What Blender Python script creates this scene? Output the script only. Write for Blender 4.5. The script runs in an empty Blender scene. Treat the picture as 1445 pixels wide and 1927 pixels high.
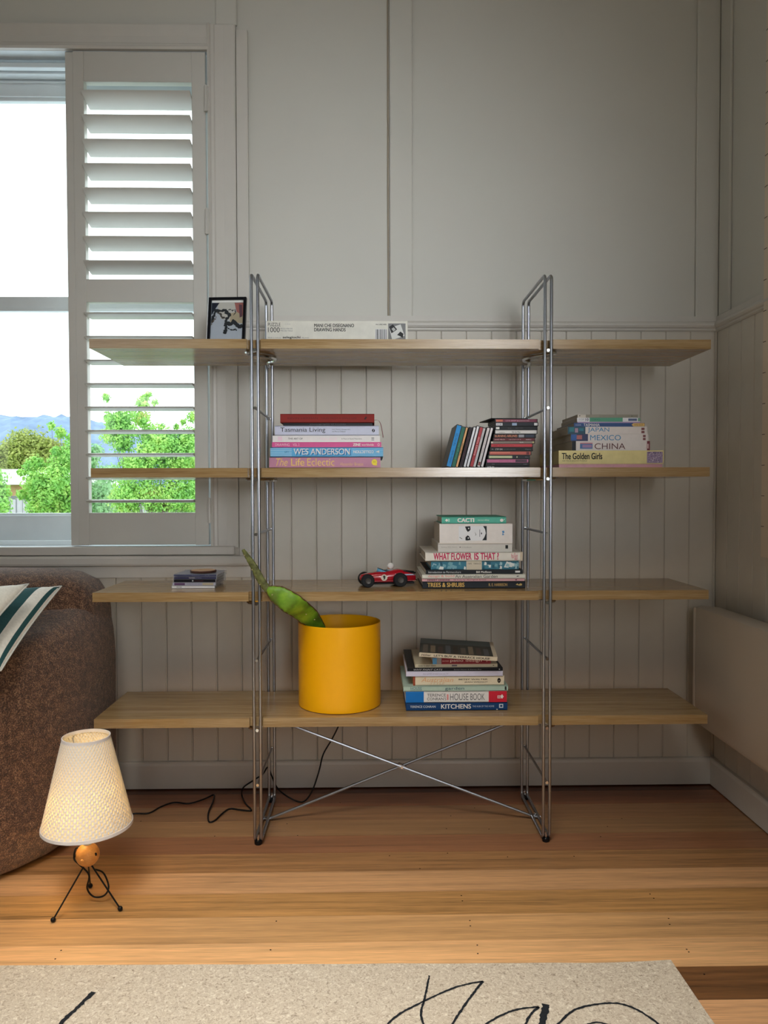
import bpy, bmesh, math, random
from mathutils import Vector, Matrix, noise
from math import sin, cos, pi, radians as R_

SC = bpy.context.scene
COL = SC.collection
RND = random.Random(7)

# ------------------------------------------------------------------ camera
H, FPX = 1.0389, 1440.0
YAW, PIT, ROL = .0182, .0267, -.0022
_cy, _sy, _cp, _sp, _cr, _sr = cos(YAW), sin(YAW), cos(PIT), sin(PIT), cos(ROL), sin(ROL)
FW = Vector((_sy*_cp, _cy*_cp, -_sp)); _r = Vector((_cy, -_sy, 0)); _u = Vector((_sy*_sp, _cy*_sp, _cp))
RT = _cr*_r + _sr*_u; UP = -_sr*_r + _cr*_u
CAM = Vector((0, 0, H))
cd = bpy.data.cameras.new('camera'); co = bpy.data.objects.new('camera', cd); COL.objects.link(co)
m = Matrix.Identity(4)
for i in range(3):
    m[i][0] = RT[i]; m[i][1] = UP[i]; m[i][2] = -FW[i]; m[i][3] = CAM[i]
co.matrix_world = m
cd.sensor_fit = 'VERTICAL'; cd.sensor_height = 36; cd.lens = FPX/1927*36; cd.clip_start = .05; cd.clip_end = 2000
SC.camera = co

def ray(u, v): return FW*FPX + RT*(u-722.5) - UP*(v-963.5)
def at(u, v, y):
    d = ray(u, v); return CAM + d*(y/d.y)
def onz(u, v, z):
    d = ray(u, v); return CAM + d*((z-H)/d.z)

# ------------------------------------------------------------------ world, light, exposure
W = bpy.data.worlds.new('world'); SC.world = W; W.use_nodes = True
nt = W.node_tree; bg = nt.nodes['Background']
tc = nt.nodes.new('ShaderNodeTexCoord'); sp = nt.nodes.new('ShaderNodeSeparateXYZ'); cr = nt.nodes.new('ShaderNodeValToRGB')
nt.links.new(tc.outputs['Generated'], sp.inputs[0]); nt.links.new(sp.outputs['Z'], cr.inputs[0]); nt.links.new(cr.outputs[0], bg.inputs[0])
cr.color_ramp.elements[0].position = 0; cr.color_ramp.elements[0].color = (.93, .97, 1, 1)
cr.color_ramp.elements[1].position = .8; cr.color_ramp.elements[1].color = (.86, .93, 1, 1)
bg.inputs[1].default_value = 3.4

def area(name, loc, target, size, power, color, spread=180):
    l = bpy.data.lights.new(name, 'AREA'); l.shape = 'RECTANGLE'; l.size, l.size_y = size; l.energy = power; l.color = color
    l.spread = R_(spread)
    o = bpy.data.objects.new(name, l); COL.objects.link(o); o.location = loc
    o.rotation_euler = (Vector(target)-Vector(loc)).to_track_quat('-Z', 'Y').to_euler()
    return o
# unseen doorway and side window, then added fill lights balancing wall and floor brightness
area('doorway_daylight', (.55, -2.6, 1.75), (-.2, 2.6, 1.25), (1.3, 1.5), 2.8, (1, .97, .93), 62)
area('side_window_daylight', (-3.1, .4, 1.7), (.5, 2.2, 1.2), (1.6, 1.5), 4.6, (.97, .99, 1), 140)
area('high_left_fill', (-1.6, -.8, 2.2), (-.1, 2.7, 1.7), (1., .9), .4, (.97, .99, 1), 40)  # added fill from high left, aimed at the back wall
area('front_right_fill', (1.0, -1.2, 1.9), (-.4, 2.6, 1.5), (.9, 1.2), 2.6, (.93, .97, 1), 55)  # added fill to brighten the middle of the back wall
area('front_low_fill', (.9, -1.6, 1.5), (.0, 2.6, 1.65), (.8, .9), 2.3, (.90, .96, 1), 32)  # added narrow fill for the wall around the top shelf
area('high_floor_fill', (-.9, .6, 3.1), (-.55, 1.3, 0), (1.0, .9), 3.0, (1, .985, .95), 65)  # added fill over the floor, the ceiling has no opening
area('floor_wash_fill', (-.4, -.2, 3.0), (-.15, 1.1, 0), (1.0, .8), 14, (1, .95, .86), 55)  # added warm downward wash for floor and rug
SC.view_settings.view_transform = 'Standard'; SC.view_settings.look = 'None'
SC.view_settings.exposure = 0; SC.view_settings.gamma = 1
SC.view_settings.use_curve_mapping = False
SC.render.film_transparent = False
try:
    SC.cycles.max_bounces = 8; SC.cycles.diffuse_bounces = 4; SC.cycles.transparent_max_bounces = 12; SC.cycles.use_denoising = True
    SC.cycles.sample_clamp_indirect = 6; SC.cycles.caustics_reflective = False; SC.cycles.caustics_refractive = False
except Exception: pass

# ------------------------------------------------------------------ materials
def lin(c):
    return tuple(((x/255)/12.92 if x/255 <= .04045 else ((x/255+.055)/1.055)**2.4) for x in c)
_mats = {}
def ramp(el, stops):
    while len(el) > 1: el.remove(el[-1])
    el[0].position = stops[0][0]; el[0].color = (*lin(stops[0][1]), 1)
    for ps, c in stops[1:]:
        q = el.new(ps); q.color = (*lin(c), 1)
def newmat(name):
    m = bpy.data.materials.new(name); m.use_nodes = True
    return m, m.node_tree, m.node_tree.nodes['Principled BSDF']
def paint(rgb, rough=.55, metal=0, noise_amt=.06, scale=40, bump=0, name=None, coat=0, bdist=.001):
    key = (tuple(rgb), rough, metal, noise_amt, scale, bump, coat, bdist)
    if key in _mats: return _mats[key]
    m, nt, p = newmat(name or 'paint_%d_%d_%d' % tuple(rgb))
    c = lin(rgb)
    if max(rgb) < 70 and not metal: c = tuple(x*.7 for x in c); p.inputs['Specular IOR Level'].default_value = .25
    elif rough >= .38: p.inputs['Specular IOR Level'].default_value = .35
    t = nt.nodes.new('ShaderNodeTexCoord'); n = nt.nodes.new('ShaderNodeTexNoise'); n.inputs['Scale'].default_value = scale; n.inputs['Detail'].default_value = 4
    nt.links.new(t.outputs['Object'], n.inputs['Vector'])
    mx = nt.nodes.new('ShaderNodeValToRGB')
    a, b = 1-noise_amt, 1+noise_amt
    mx.color_ramp.elements[0].position = .3; mx.color_ramp.elements[1].position = .7
    mx.color_ramp.elements[0].color = (c[0]*a, c[1]*a, c[2]*a, 1); mx.color_ramp.elements[1].color = (min(1, c[0]*b), min(1, c[1]*b), min(1, c[2]*b), 1)
    nt.links.new(n.outputs[0], mx.inputs[0]); nt.links.new(mx.outputs[0], p.inputs['Base Color'])
    p.inputs['Roughness'].default_value = rough; p.inputs['Metallic'].default_value = metal
    if coat: p.inputs['Coat Weight'].default_value = coat; p.inputs['Coat Roughness'].default_value = .1
    if bump:
        bn = nt.nodes.new('ShaderNodeBump'); bn.inputs['Strength'].default_value = bump; bn.inputs['Distance'].default_value = bdist
        nt.links.new(n.outputs[0], bn.inputs['Height']); nt.links.new(bn.outputs[0], p.inputs['Normal'])
    _mats[key] = m
    return m

def wood(name, stops, sx=1.2, sy=30, rough=.42, dist=2.5, seed=0, fine=.35, bump=.15):
    """grain along object X; stops = list of (pos, rgb)"""
    m, nt, p = newmat(name); L = nt.links.new
    t = nt.nodes.new('ShaderNodeTexCoord'); mp = nt.nodes.new('ShaderNodeMapping'); L(t.outputs['Object'], mp.inputs[0])
    mp.inputs['Scale'].default_value = (sx, sy, sy); mp.inputs['Location'].default_value = (seed*3.1, seed*1.7, seed)
    n = nt.nodes.new('ShaderNodeTexNoise'); n.inputs['Scale'].default_value = 1.6; n.inputs['Detail'].default_value = 7; n.inputs['Roughness'].default_value = .62; n.inputs['Distortion'].default_value = dist*.2
    L(mp.outputs[0], n.inputs[0])
    mp2 = nt.nodes.new('ShaderNodeMapping'); L(t.outputs['Object'], mp2.inputs[0]); mp2.inputs['Scale'].default_value = (sx*9, sy*11, sy*11)
    n2 = nt.nodes.new('ShaderNodeTexNoise'); n2.inputs['Scale'].default_value = 1.5; n2.inputs['Detail'].default_value = 3; L(mp2.outputs[0], n2.inputs[0])
    ad = nt.nodes.new('ShaderNodeMix'); ad.data_type = 'FLOAT'; ad.inputs['Factor'].default_value = fine
    L(n.outputs[0], ad.inputs[2]); L(n2.outputs[0], ad.inputs[3])
    r = nt.nodes.new('ShaderNodeValToRGB'); el = r.color_ramp.elements
    ramp(el, stops)
    L(ad.outputs[0], r.inputs[0]); L(r.outputs[0], p.inputs['Base Color'])
    p.inputs['Roughness'].default_value = rough
    b = nt.nodes.new('ShaderNodeBump'); b.inputs['Strength'].default_value = bump; b.inputs['Distance'].default_value = .001
    L(ad.outputs[0], b.inputs['Height']); L(b.outputs[0], p.inputs['Normal'])
    return m

M_WALL = paint((206, 204, 196), .55, noise_amt=.015, scale=3, bump=.12, name='cream_wall_paint')
M_BOARD = paint((205, 199, 188), .45, noise_amt=.02, scale=14, bump=.12, name='cream_board_paint')
M_TRIM = paint((206, 202, 195), .4, noise_amt=.015, scale=20, name='cream_trim_gloss')
M_SHUT = paint((202, 199, 192), .35, noise_amt=.01, scale=20, name='white_shutter_lacquer')
M_SASH = paint((226, 233, 236), .4, noise_amt=.02, scale=20, name='white_sash_paint')
M_CEIL = paint((235, 232, 225), .7, name='ceiling_white')
M_STEEL = paint((168, 172, 180), .3, 1, .03, 60, name='satin_grey_steel')
M_CHROME = paint((225, 225, 225), .12, 1, .01, 60, name='polished_chrome')
M_DARK = paint((60, 58, 60), .35, .6, .05, 60, name='dark_metal')
M_BLACK = paint((16, 16, 18), .45, name='black_plastic')
M_PAPER = paint((190, 180, 165), .8, noise_amt=.12, scale=300, name='book_page_edges')
M_OAK = wood('oak_veneer', [(.3, (122, 94, 58)), (.46, (152, 123, 82)), (.56, (166, 139, 98)), (.72, (186, 160, 120))], 1.1, 26, .19, fine=.4)

# ------------------------------------------------------------------ geometry helpers
def prop(o, label=None, cat=None, group=None, kind=None):
    if label: o['label'] = label
    if cat: o['category'] = cat
    if group: o['group'] = group
    if kind: o['kind'] = kind
    return o
def empty(name, loc=(0, 0, 0), rot=(0, 0, 0), label=None, cat=None, group=None, kind=None):
    o = bpy.data.objects.new(name, None); COL.objects.link(o); o.location = loc; o.rotation_euler = rot; o.empty_display_size = .05
    return prop(o, label, cat, group, kind)
def link(name, me, mat, parent=None, smooth=False):
    o = bpy.data.objects.new(name, me); COL.objects.link(o)
    if mat is not None and not me.materials: me.materials.append(mat)
    if smooth: me.shade_smooth()
    if parent: o.parent = parent
    return o
class MB:
    def __init__(s): s.bm = bmesh.new()
    def box(s, x0, x1, y0, y1, z0, z1, bevel=0, mat=None):
        vs = [s.bm.verts.new(p) for p in ((x0, y0, z0), (x1, y0, z0), (x1, y1, z0), (x0, y1, z0), (x0, y0, z1), (x1, y0, z1), (x1, y1, z1), (x0, y1, z1))]
        fs = [s.bm.faces.new([vs[i] for i in q]) for q in ((0, 3, 2, 1), (4, 5, 6, 7), (0, 1, 5, 4), (1, 2, 6, 5), (2, 3, 7, 6), (3, 0, 4, 7))]
        if bevel:
            es = list({e for f in fs for e in f.edges})
            bmesh.ops.bevel(s.bm, geom=es, offset=bevel, segments=1 if bevel < .002 else 2, affect='EDGES', profile=.5)
        if mat is not None:
            for v in vs:
                if v.is_valid: v.co = mat @ v.co
        return s
    def tube(s, pts, r, n=8, closed=False, caps=True):
        pts = [Vector(p) for p in pts]; N = len(pts)
        rr = r if isinstance(r, (list, tuple)) else [r]*N
        rings = []; prev = None
        for i, p in enumerate(pts):
            if closed: t = pts[(i+1) % N]-pts[i-1]
            else: t = pts[min(i+1, N-1)]-pts[max(i-1, 0)]
            t.normalize()
            if prev is None:
                a = Vector((0, 0, 1)) if abs(t.z) < .9 else Vector((1, 0, 0))
                nn = t.cross(a).normalized()
            else:
                nn = (prev - t*prev.dot(t)).normalized()
            prev = nn; b = t.cross(nn)
            rings.append([s.bm.verts.new(p+(nn*cos(2*pi*k/n)+b*sin(2*pi*k/n))*rr[i]) for k in range(n)])
        for i in range(N if closed else N-1):
            A, B = rings[i], rings[(i+1) % N]
            off = 0
            if closed and i == N-1:
                off = min(range(n), key=lambda o: (A[0].co-B[o].co).length)
            for k in range(n):
                s.bm.faces.new((A[k], A[(k+1) % n], B[(k+1+off) % n], B[(k+off) % n]))
        if caps and not closed:
            s.bm.faces.new(rings[0][::-1]); s.bm.faces.new(rings[-1])
        return s
    def lathe(s, prof, c=(0, 0, 0), n=32, cap0=True, cap1=True):
        c = Vector(c); rings = [[s.bm.verts.new(c+Vector((r*cos(2*pi*k/n), r*sin(2*pi*k/n), z))) for k in range(n)] for r, z in prof]
        for A, B in zip(rings, rings[1:]):
            for k in range(n): s.bm.faces.new((A[k], A[(k+1) % n], B[(k+1) % n], B[k]))
        if cap0: s.bm.faces.new(rings[0][::-1])
        if cap1: s.bm.faces.new(rings[-1])
        return s
    def prism(s, poly, z0, z1, axis='z'):
        def P(a, b, c): return {'z': (a, b, c), 'y': (a, c, b), 'x': (c, a, b)}[axis]
        A = [s.bm.verts.new(P(x, y, z0)) for x, y in poly]; B = [s.bm.verts.new(P(x, y, z1)) for x, y in poly]
        n = len(poly)
        s.bm.faces.new(A[::-1]); s.bm.faces.new(B)
        for i in range(n): s.bm.faces.new((A[i], A[(i+1) % n], B[(i+1) % n], B[i]))
        return s
    def ball(s, c, r, seg=16, ring=10, sc=(1, 1, 1)):
        mtx = Matrix.Translation(c) @ Matrix.Diagonal((r*sc[0], r*sc[1], r*sc[2], 1))
        bmesh.ops.create_uvsphere(s.bm, u_segments=seg, v_segments=ring, radius=1, matrix=mtx)
        return s
    def quad(s, *ps):
        s.bm.faces.new([s.bm.verts.new(p) for p in ps]); return s
    def go(s, name, mat, parent=None, smooth=False, label=None):
        bmesh.ops.recalc_face_normals(s.bm, faces=s.bm.faces)
        me = bpy.data.meshes.new(name); s.bm.to_mesh(me); s.bm.free()
        o = link(name, me, mat, parent, False)
        if smooth: me.shade_smooth()
        if smooth == 'auto':
            me.shade_smooth()
            try: me.set_sharp_from_angle(angle=R_(35))
            except Exception: pass
        if label: o['label'] = label
        return o
def catmull(pts, n=8, closed=False):
    pts = [Vector(p) for p in pts]; out = []; N = len(pts)
    for i in range(N if closed else N-1):
        g = (lambda k: pts[k % N]) if closed else (lambda k: pts[max(0, min(N-1, k))])
        p0, p1, p2, p3 = g(i-1), g(i), g(i+1), g(i+2)
        for j in range(n):
            t = j/n
            out.append(.5*((2*p1)+(p2-p0)*t+(2*p0-5*p1+4*p2-p3)*t*t+(3*p1-p0-3*p2+p3)*t**3))
    if not closed: out.append(pts[-1])
    return out
def struct(mb, name, mat, smooth=False):
    o = mb.go(name, mat, None, smooth); o['kind'] = 'structure'; return o
def sempty(name):
    o = empty(name); o['kind'] = 'structure'; return o

# ------------------------------------------------------------------ setting
YW, XC, ZC = 2.679, 1.2215, 3.3
XL, YB = -3.3, -3.1
OX0, OX1, OZ0, OZ1 = -2.3, -.553, .8505, 2.5458     # window opening
# structural back wall around the window opening
wb = MB()
TH = .14
wb.box(XL-.1, OX0-.006, YW+.006, YW+TH, -.1, ZC); wb.box(OX1+.006, XC+.1, YW+.006, YW+TH, -.1, ZC)
wb.box(OX0-.006, OX1+.006, YW+.006, YW+TH, -.1, OZ0-.006); wb.box(OX0-.006, OX1+.006, YW+.006, YW+TH, OZ1+.006, ZC)
wall_back = struct(wb, 'wall_back', M_WALL)
Z_BB, Z_D0, Z_D1 = .0958, 1.596, 1.626
GP, GX0 = .0874, -.277+.002
k = -32; boards = []
prof_w = .0022
def board_mesh(w, z0, z1, key, _c={}):
    if (key) in _c: return _c[key]
    bm = MB()
    d = .010; v = .004
    poly = [(0, d), (0, v), (.0028, 0), (w-.0042, 0), (w-.0030, .0028), (w-.0005, .0028), (w-.0005, d)]
    bm.prism([(x, y) for x, y in poly], z0, z1)
    bmesh.ops.recalc_face_normals(bm.bm, faces=bm.bm.faces)
    me = bpy.data.meshes.new('panel_board'); bm.bm.to_mesh(me); bm.bm.free(); me.materials.append(M_BOARD); _c[key] = me
    return me
while True:
    x0 = GX0 + k*GP; x1 = x0+GP; k += 1
    if x0 > XC-.01: break
    if x1 < XL: continue
    if x1 > XC: x1 = XC
    if x1 <= -.40:
        zt, key = (.742, 'low') if x0 < -.56 else (Z_D0+.02, 'side')
        if x1 > OX1+.02 and x0 < -.52: pass
    else: zt, key = Z_D0+.02, 'full'
    key += '%.3f' % (x1-x0)
    o = bpy.data.objects.new('panel_board', board_mesh(x1-x0, Z_BB-.01, zt, key)); COL.objects.link(o)
    o.parent = wall_back; o.location = (x0, YW-.004, 0)
# cover battens over the sheet joints above the dado
def batten(x0, x1, z0, z1, d=.006):
    MB().box(x0, x1, YW-d, YW+.006, z0, z1, .0045).go('cover_batten', M_WALL, wall_back)
batten(.0705, .150, Z_D1+.01, ZC); batten(1.140, 1.2215, Z_D1+.01, ZC)
batten(-.526, -.452, 2.637, ZC); 
# thin strip coloured as the groove's shade, left of the middle batten
MB().box(.063, .0675, YW+.0002, YW+.006, 1.65, ZC).go('joint_shade_strip', paint((150, 138, 120), .8, name='painted_joint_shade'), wall_back)
# right wall
wr = MB().box(XC+.006, XC+.14, YB, YW+.14, -.1, ZC); wall_right = struct(wr, 'wall_right', M_WALL)
yy = YW-.004
RP = .0872
me_r = None
while yy > YB:
    w = RP
    if me_r is None:
        bm = MB(); d = .010
        poly = [(d, 0), (.004, 0), (0, .0028), (0, w-.0042), (.0028, w-.003), (.0028, w-.0005), (d, w-.0005)]
        bm.prism(poly, Z_BB-.01, Z_D0+.02)
        bmesh.ops.recalc_face_normals(bm.bm, faces=bm.bm.faces)
        me_r = bpy.data.meshes.new('panel_board'); bm.bm.to_mesh(me_r); bm.bm.free(); me_r.materials.append(M_BOARD)
    o = bpy.data.objects.new('panel_board', me_r); COL.objects.link(o); o.parent = wall_right; o.location = (XC-.004, yy-w, 0)
    yy -= w
MB().box(XC-.004, XC+.006, YW-.085, YW-.01, Z_D1+.024, ZC, .003).go('cover_batten', M_WALL, wall_right)
struct(MB().box(XL-.14, XL, YB, YW+.14, -.1, ZC), 'wall_left', M_WALL)
struct(MB().box(XL-.14, XC+.14, YB-.14, YB, -.1, ZC), 'wall_front', M_WALL)
struct(MB().box(XL-.14, XC+.14, YB-.14, YW+.14, ZC, ZC+.12), 'ceiling', M_CEIL)
# skirting boards
bbm = MB(); bp = [(YW-.001, 0.004), (YW-.024, 0.004), (YW-.024, .084), (YW-.021, .0925), (YW-.017, Z_BB), (YW-.001, Z_BB)]
bbm.prism(bp, XL, XC, 'x'); struct(bbm, 'baseboard_back', M_TRIM)
bbm = MB(); bp = [(XC-.001, 0.004), (XC-.024, 0.004), (XC-.024, .084), (XC-.021, .0925), (XC-.017, Z_BB), (XC-.001, Z_BB)]
bbm.prism(bp, YB, YW-.018, 'y'); struct(bbm, 'baseboard_right', M_TRIM)
# dado rails: flat cap plus moulding
def dado_prof(a, s):  # distances from wall
    pr = [(0, Z_D0), (.007, Z_D0), (.012, Z_D0+.004), (.012, Z_D0+.009), (.018, Z_D0+.012), (.022, Z_D0+.018), (.022, Z_D0+.024), (.018, Z_D1), (.010, Z_D1+.004), (.009, Z_D1+.022), (.0, Z_D1+.024)]
    return [(a+s*d, z) for d, z in pr]
d_ = MB(); d_.prism(dado_prof(YW-.001, -1), -.452, XC, 'x'); struct(d_, 'trim_1', M_TRIM)
d_ = MB(); d_.prism(dado_prof(XC-.001, -1), YB, YW-.01, 'y'); struct(d_, 'trim_2', M_TRIM)

# floor: sub-floor + planks
floor = struct(MB().box(XL, XC+.004, YB, YW+.005, -.06, -.014), 'floor', paint((30, 16, 10), .9, name='dark_subfloor'))
row_cols = [(95, 52, 28), (140, 90, 62), (144, 106, 74), (146, 110, 76), (144, 99, 69), (160, 117, 76), (196, 150, 106), (178, 133, 82), (192, 148, 100), (214, 166, 116), (112, 76, 46), (204, 156, 112)]
def tone(c, k): return tuple(min(255, x*k) for x in c)
pl_m = [wood('floor_timber', [(.33, tone(c, .58 if i in (5, 7, 10) else .76)), (.43, tone(c, .86 if i in (5, 7, 10) else .93)), (.53, tone(c, 1.03)), (.66, tone(c, 1.16))], .9, 30 if i not in (5, 7) else 38, .32, seed=i*2.3+1, fine=.42, bump=.2) for i, c in enumerate(row_cols)]
PW = .1091; bnd = 2.6151
edges = [YW-.006]
while bnd > YB: edges.append(bnd); bnd -= PW
edges.append(YB)
def plank(x0, x1, ya, yb, mi, zt):
    bm = MB(); bm.box(0, x1-x0, 0, ya-yb, -.014, 0)
    o = bm.go('floor_board', pl_m[mi], floor); o.location = (x0, yb, zt); return o
for i, (ya, yb) in enumerate(zip(edges, edges[1:])):
    plank(XL, XC-.001, ya-.0011, yb, i if i < 12 else RND.randrange(1, 12), -.0004*RND.random())

# nail heads, joined per floor
nb = MB()
for (u, v) in [(1143,1555),(893,1520),(848,1535),(840,1559),(1130,1574),(842,1605),(790,1634),(868,1685),(870,1695),(884,1732),(885,1742),(1258,1728),(1260,1739),(1223,1682),(1230,1690),(898,1778),(899,1794),(1292,1786),(1296,1791),(115,1788),(104,1804),(509,1787),(520,1733),(265,1545),(404,1573),(560,1572),(540,1550),(640,1510),(1325,1833),(1170,1540),(920,1560),(733,1610),(1080,1611),(955,1612)]:
    p = onz(u, v, .0006)
    nb.lathe([(.0021, 0), (.0013, .0004)], (p.x, p.y, .0001), 8)
o = nb.go('nail_head', paint((28, 16, 12), .7, name='nail_hole'), floor); o['kind'] = 'stuff'

# ------------------------------------------------------------------ window
win = sempty('window_1')
M_GLASS, gnt, gp = newmat('window_glass')
gnt.nodes.remove(gp); tr = gnt.nodes.new('ShaderNodeBsdfTransparent'); gl = gnt.nodes.new('ShaderNodeBsdfGlossy'); gl.inputs['Roughness'].default_value = .02
mxs = gnt.nodes.new('ShaderNodeMixShader'); mxs.inputs[0].default_value = .05
gnt.links.new(tr.outputs[0], mxs.inputs[1]); gnt.links.new(gl.outputs[0], mxs.inputs[2]); gnt.links.new(mxs.outputs[0], gnt.nodes['Material Output'].inputs[0])
tr.inputs[0].default_value = (.95, .98, .97, 1)
WN = 'window_frame'
# jamb lining
jb = MB(); jb.box(OX1, OX1+.012, YW-.004, YW+.16, OZ0-.01, OZ1+.01); jb.box(OX0-.012, OX0, YW-.004, YW+.16, OZ0-.01, OZ1+.01)
jb.box(OX0, OX1, YW-.004, YW+.16, OZ1, OZ1+.012); jb.box(OX0, OX1, YW-.004, YW+.20, OZ0-.012, OZ0)
jb.go(WN, M_SASH, win)
# top head pieces and blind rail as seen left of the shutter
def bar(name, x0, x1, y0, y1, z0, z1, mat=M_SASH, par=win, bev=.0015, label=None):
    return MB().box(x0, x1, y0, y1, z0, z1, bev).go(name, mat, par, label=label)
bar('shutter_track', OX0, -.985, YW+.035, YW+.06, 2.512, 2.528)
bar('shutter_track', OX0, -.985, YW+.07, YW+.085, 2.508, 2.545)
bar('head_stop', OX0, OX1, YW+.085, YW+.16, 2.512, OZ1)
YS = 2.80
bar('upper_sash_rail', OX0, OX1, YS, YS+.04, 2.455, 2.515, label='top rail of the sash')
bar('sash_bead', OX0, OX1, YS-.008, YS+.0, 2.500, 2.506)
bar('sash_bead', OX0, OX1, YS+.008, YS+.03, 2.443, 2.456)
bar('meeting_rail', OX0, OX1, YS-.012, YS+.045, 1.697, 1.741)
bar('sash_bead', OX0, OX1, YS-.018, YS-.011, 1.688, 1.699)
bar('lower_sash_rail', OX0, OX1, YS-.01, YS+.04, .862, .955, label='deep bottom rail of the sash')
bar('sash_bead', OX0, OX1, YS+.0, YS+.03, .953, .963)
bar('sill_track', OX0, -1.045, YW+.05, YW+.065, OZ0, .868); bar('sill_track', OX0, -1.045, YW+.075, YW+.085, OZ0, .862)
bar('sash_stile', OX1-.05, OX1, YS-.008, YS+.04, OZ0, OZ1); bar('sash_stile', OX0, OX0+.05, YS-.008, YS+.04, OZ0, OZ1)
MB().box(OX0+.05, OX1-.05, YS+.018, YS+.021, 1.74, 2.456).go('glass_pane', M_GLASS, win)
MB().box(OX0+.05, OX1-.05, YS+.008, YS+.011, .955, 1.69).go('glass_pane', M_GLASS, win)
# casings on the room side
cs = sempty('trim_3')
def casing(name, poly, a, b, axis): return MB().prism(poly, a, b, axis).go(name, M_TRIM, cs, label=None)
y0 = YW-.001
casing('side_casing', [(OX1+.001, y0), (OX1+.001, y0-.018), (OX1+.009, y0-.022), (OX1+.014, y0-.016), (OX1+.022, y0-.014), (OX1+.026, y0-.010), (OX1+.055, y0-.008), (-.462, y0-.010), (-.457, y0-.012), (-.4555, y0)], OZ0-.005, 2.6355, 'z')
casing('head_casing', [(y0, OZ1+.001), (y0-.018, OZ1+.001), (y0-.022, OZ1+.009), (y0-.016, OZ1+.014), (y0-.014, OZ1+.022), (y0-.010, OZ1+.026), (y0-.008, OZ1+.05), (y0-.012, 2.632), (y0-.011, 2.6355), (y0, 2.6355)], OX0-.1, OX1+.004, 'x')
MB().box(-.4545, -.415, YW-.014, y0+.004, .742, 2.618, .002).go('edge_strip', M_TRIM, cs)
MB().box(OX0-.1, -.47, YW-.030, y0, .8215, OZ0+.0, .003).go('inner_sill', M_TRIM, cs)
MB().box(OX0-.12, -.415, YW-.038, y0, .783, .819, .009).go('sill_nosing', M_TRIM, cs)
MB().box(OX0-.12, -.415, YW-.016, y0, .741, .782, .002).go('apron', M_TRIM, cs)

# ------------------------------------------------------------------ plantation shutter (hinged panel)
sh = empty('window_shutter', (-.79, 2.685, OZ0), label='white plantation shutter panel with tilted louvres over the right half of the window', cat='shutter')
def S(mb, name, mat=M_SHUT, label=None, par=sh, smooth=False):
    o = mb.go(name, mat, par, smooth, label); o.matrix_parent_inverse = Matrix.Translation(-sh.location) if par is sh else o.matrix_parent_inverse
    return o
SY0, SY1 = YW-.012, YW+.018
SX0, SX1 = -1.010, -.560
S(MB().box(SX0, -.973, SY0, SY1, OZ0+.004, OZ1-.004, .002), 'stile')
S(MB().box(-.607, SX1, SY0, SY1, OZ0+.004, OZ1-.004, .002), 'stile')
S(MB().box(-1.038, SX0-.001, SY0+.006, SY1+.012, OZ0+.003, OZ1-.003, .002), 'edge_stop')
S(MB().box(-.973, -.607, SY0+.001, SY1-.001, 2.440, OZ1-.004, .001), 'top_rail')
S(MB().box(-.973, -.607, SY0+.001, SY1-.001, 1.693, 1.771, .001), 'middle_rail')
S(MB().box(-.973, -.607, SY0+.001, SY1-.001, OZ0+.006, .967, .001), 'bottom_rail')
def louvre(zf, tilt):
    # zf: height of the room-side edge; tilt: degrees, outer edge down
    mb = MB(); n = 10; a = .0445; b = .0055
    poly = [(-a, 0)] + [(-a*cos(pi*i/n), b*sin(pi*i/n)*1.0) for i in range(1, n)] + [(a, 0)] + [(a*cos(pi*i/n), -b*sin(pi*i/n)) for i in range(1, n)]
    ct, st = cos(R_(tilt)), sin(R_(tilt)); yc, zc = YW+.003, zf-st*a
    mb.prism([(yc+p*ct+q*st, zc-p*st+q*ct) for p, q in poly], -.9725, -.6075, 'x')
    o = S(mb, 'louvre', smooth='auto')
for i in range(8): louvre(2.398-.0815*i, 17)
for i in range(9): louvre(1.650-.0801*i, 2)
def hinge(z):
    mb = MB(); mb.box(-.5625, -.548, SY0-.012, SY0+.002, z-.042, z+.042, .001); mb.tube([(-.5555, SY0-.013, z-.044), (-.5555, SY0-.013, z+.044)], .004, 10)
    S(mb, 'hinge')
for z in (2.38, 1.965, .975): hinge(z)

# ------------------------------------------------------------------ outside
M_GRASS = paint((96, 132, 60), .9, noise_amt=.3, scale=1.5, name='garden_grass')
g = MB().box(-260, 160, 3.2, 460, -1.3, -1.2).go('garden_ground', M_GRASS); g_ = MB().box(-14, 8, 3.0, 9.5, -1.2, -1.14).go('bounce_ground', paint((214, 218, 222), .8, noise_amt=.05, scale=2, name='pale_bounce_surface')); g_['kind'] = 'structure'  # pale slab added out of view to bounce sky light onto louvre undersides
prop(g, 'green garden ground outside the window beyond the fence', 'ground'); g['kind'] = 'structure'
# hills, with distance haze painted into the bluish base colour
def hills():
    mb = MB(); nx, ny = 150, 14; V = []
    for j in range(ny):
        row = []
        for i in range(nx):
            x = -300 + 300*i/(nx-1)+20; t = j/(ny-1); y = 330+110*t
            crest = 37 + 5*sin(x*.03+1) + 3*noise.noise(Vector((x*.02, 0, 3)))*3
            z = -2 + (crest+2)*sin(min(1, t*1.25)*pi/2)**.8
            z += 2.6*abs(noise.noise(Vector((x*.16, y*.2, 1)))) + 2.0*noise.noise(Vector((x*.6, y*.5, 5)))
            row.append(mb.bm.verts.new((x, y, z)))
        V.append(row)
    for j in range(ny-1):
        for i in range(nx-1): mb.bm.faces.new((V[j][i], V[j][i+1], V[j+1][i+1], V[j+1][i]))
    o = mb.go('forested_hill', paint((112, 132, 158), .95, noise_amt=.2, scale=.12, name='haze_tinted_forest'), smooth=True)
    prop(o, 'forested hill ridge, painted haze-blue, on the horizon outside the window', 'hill')
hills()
M_LEAF = {}
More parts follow.
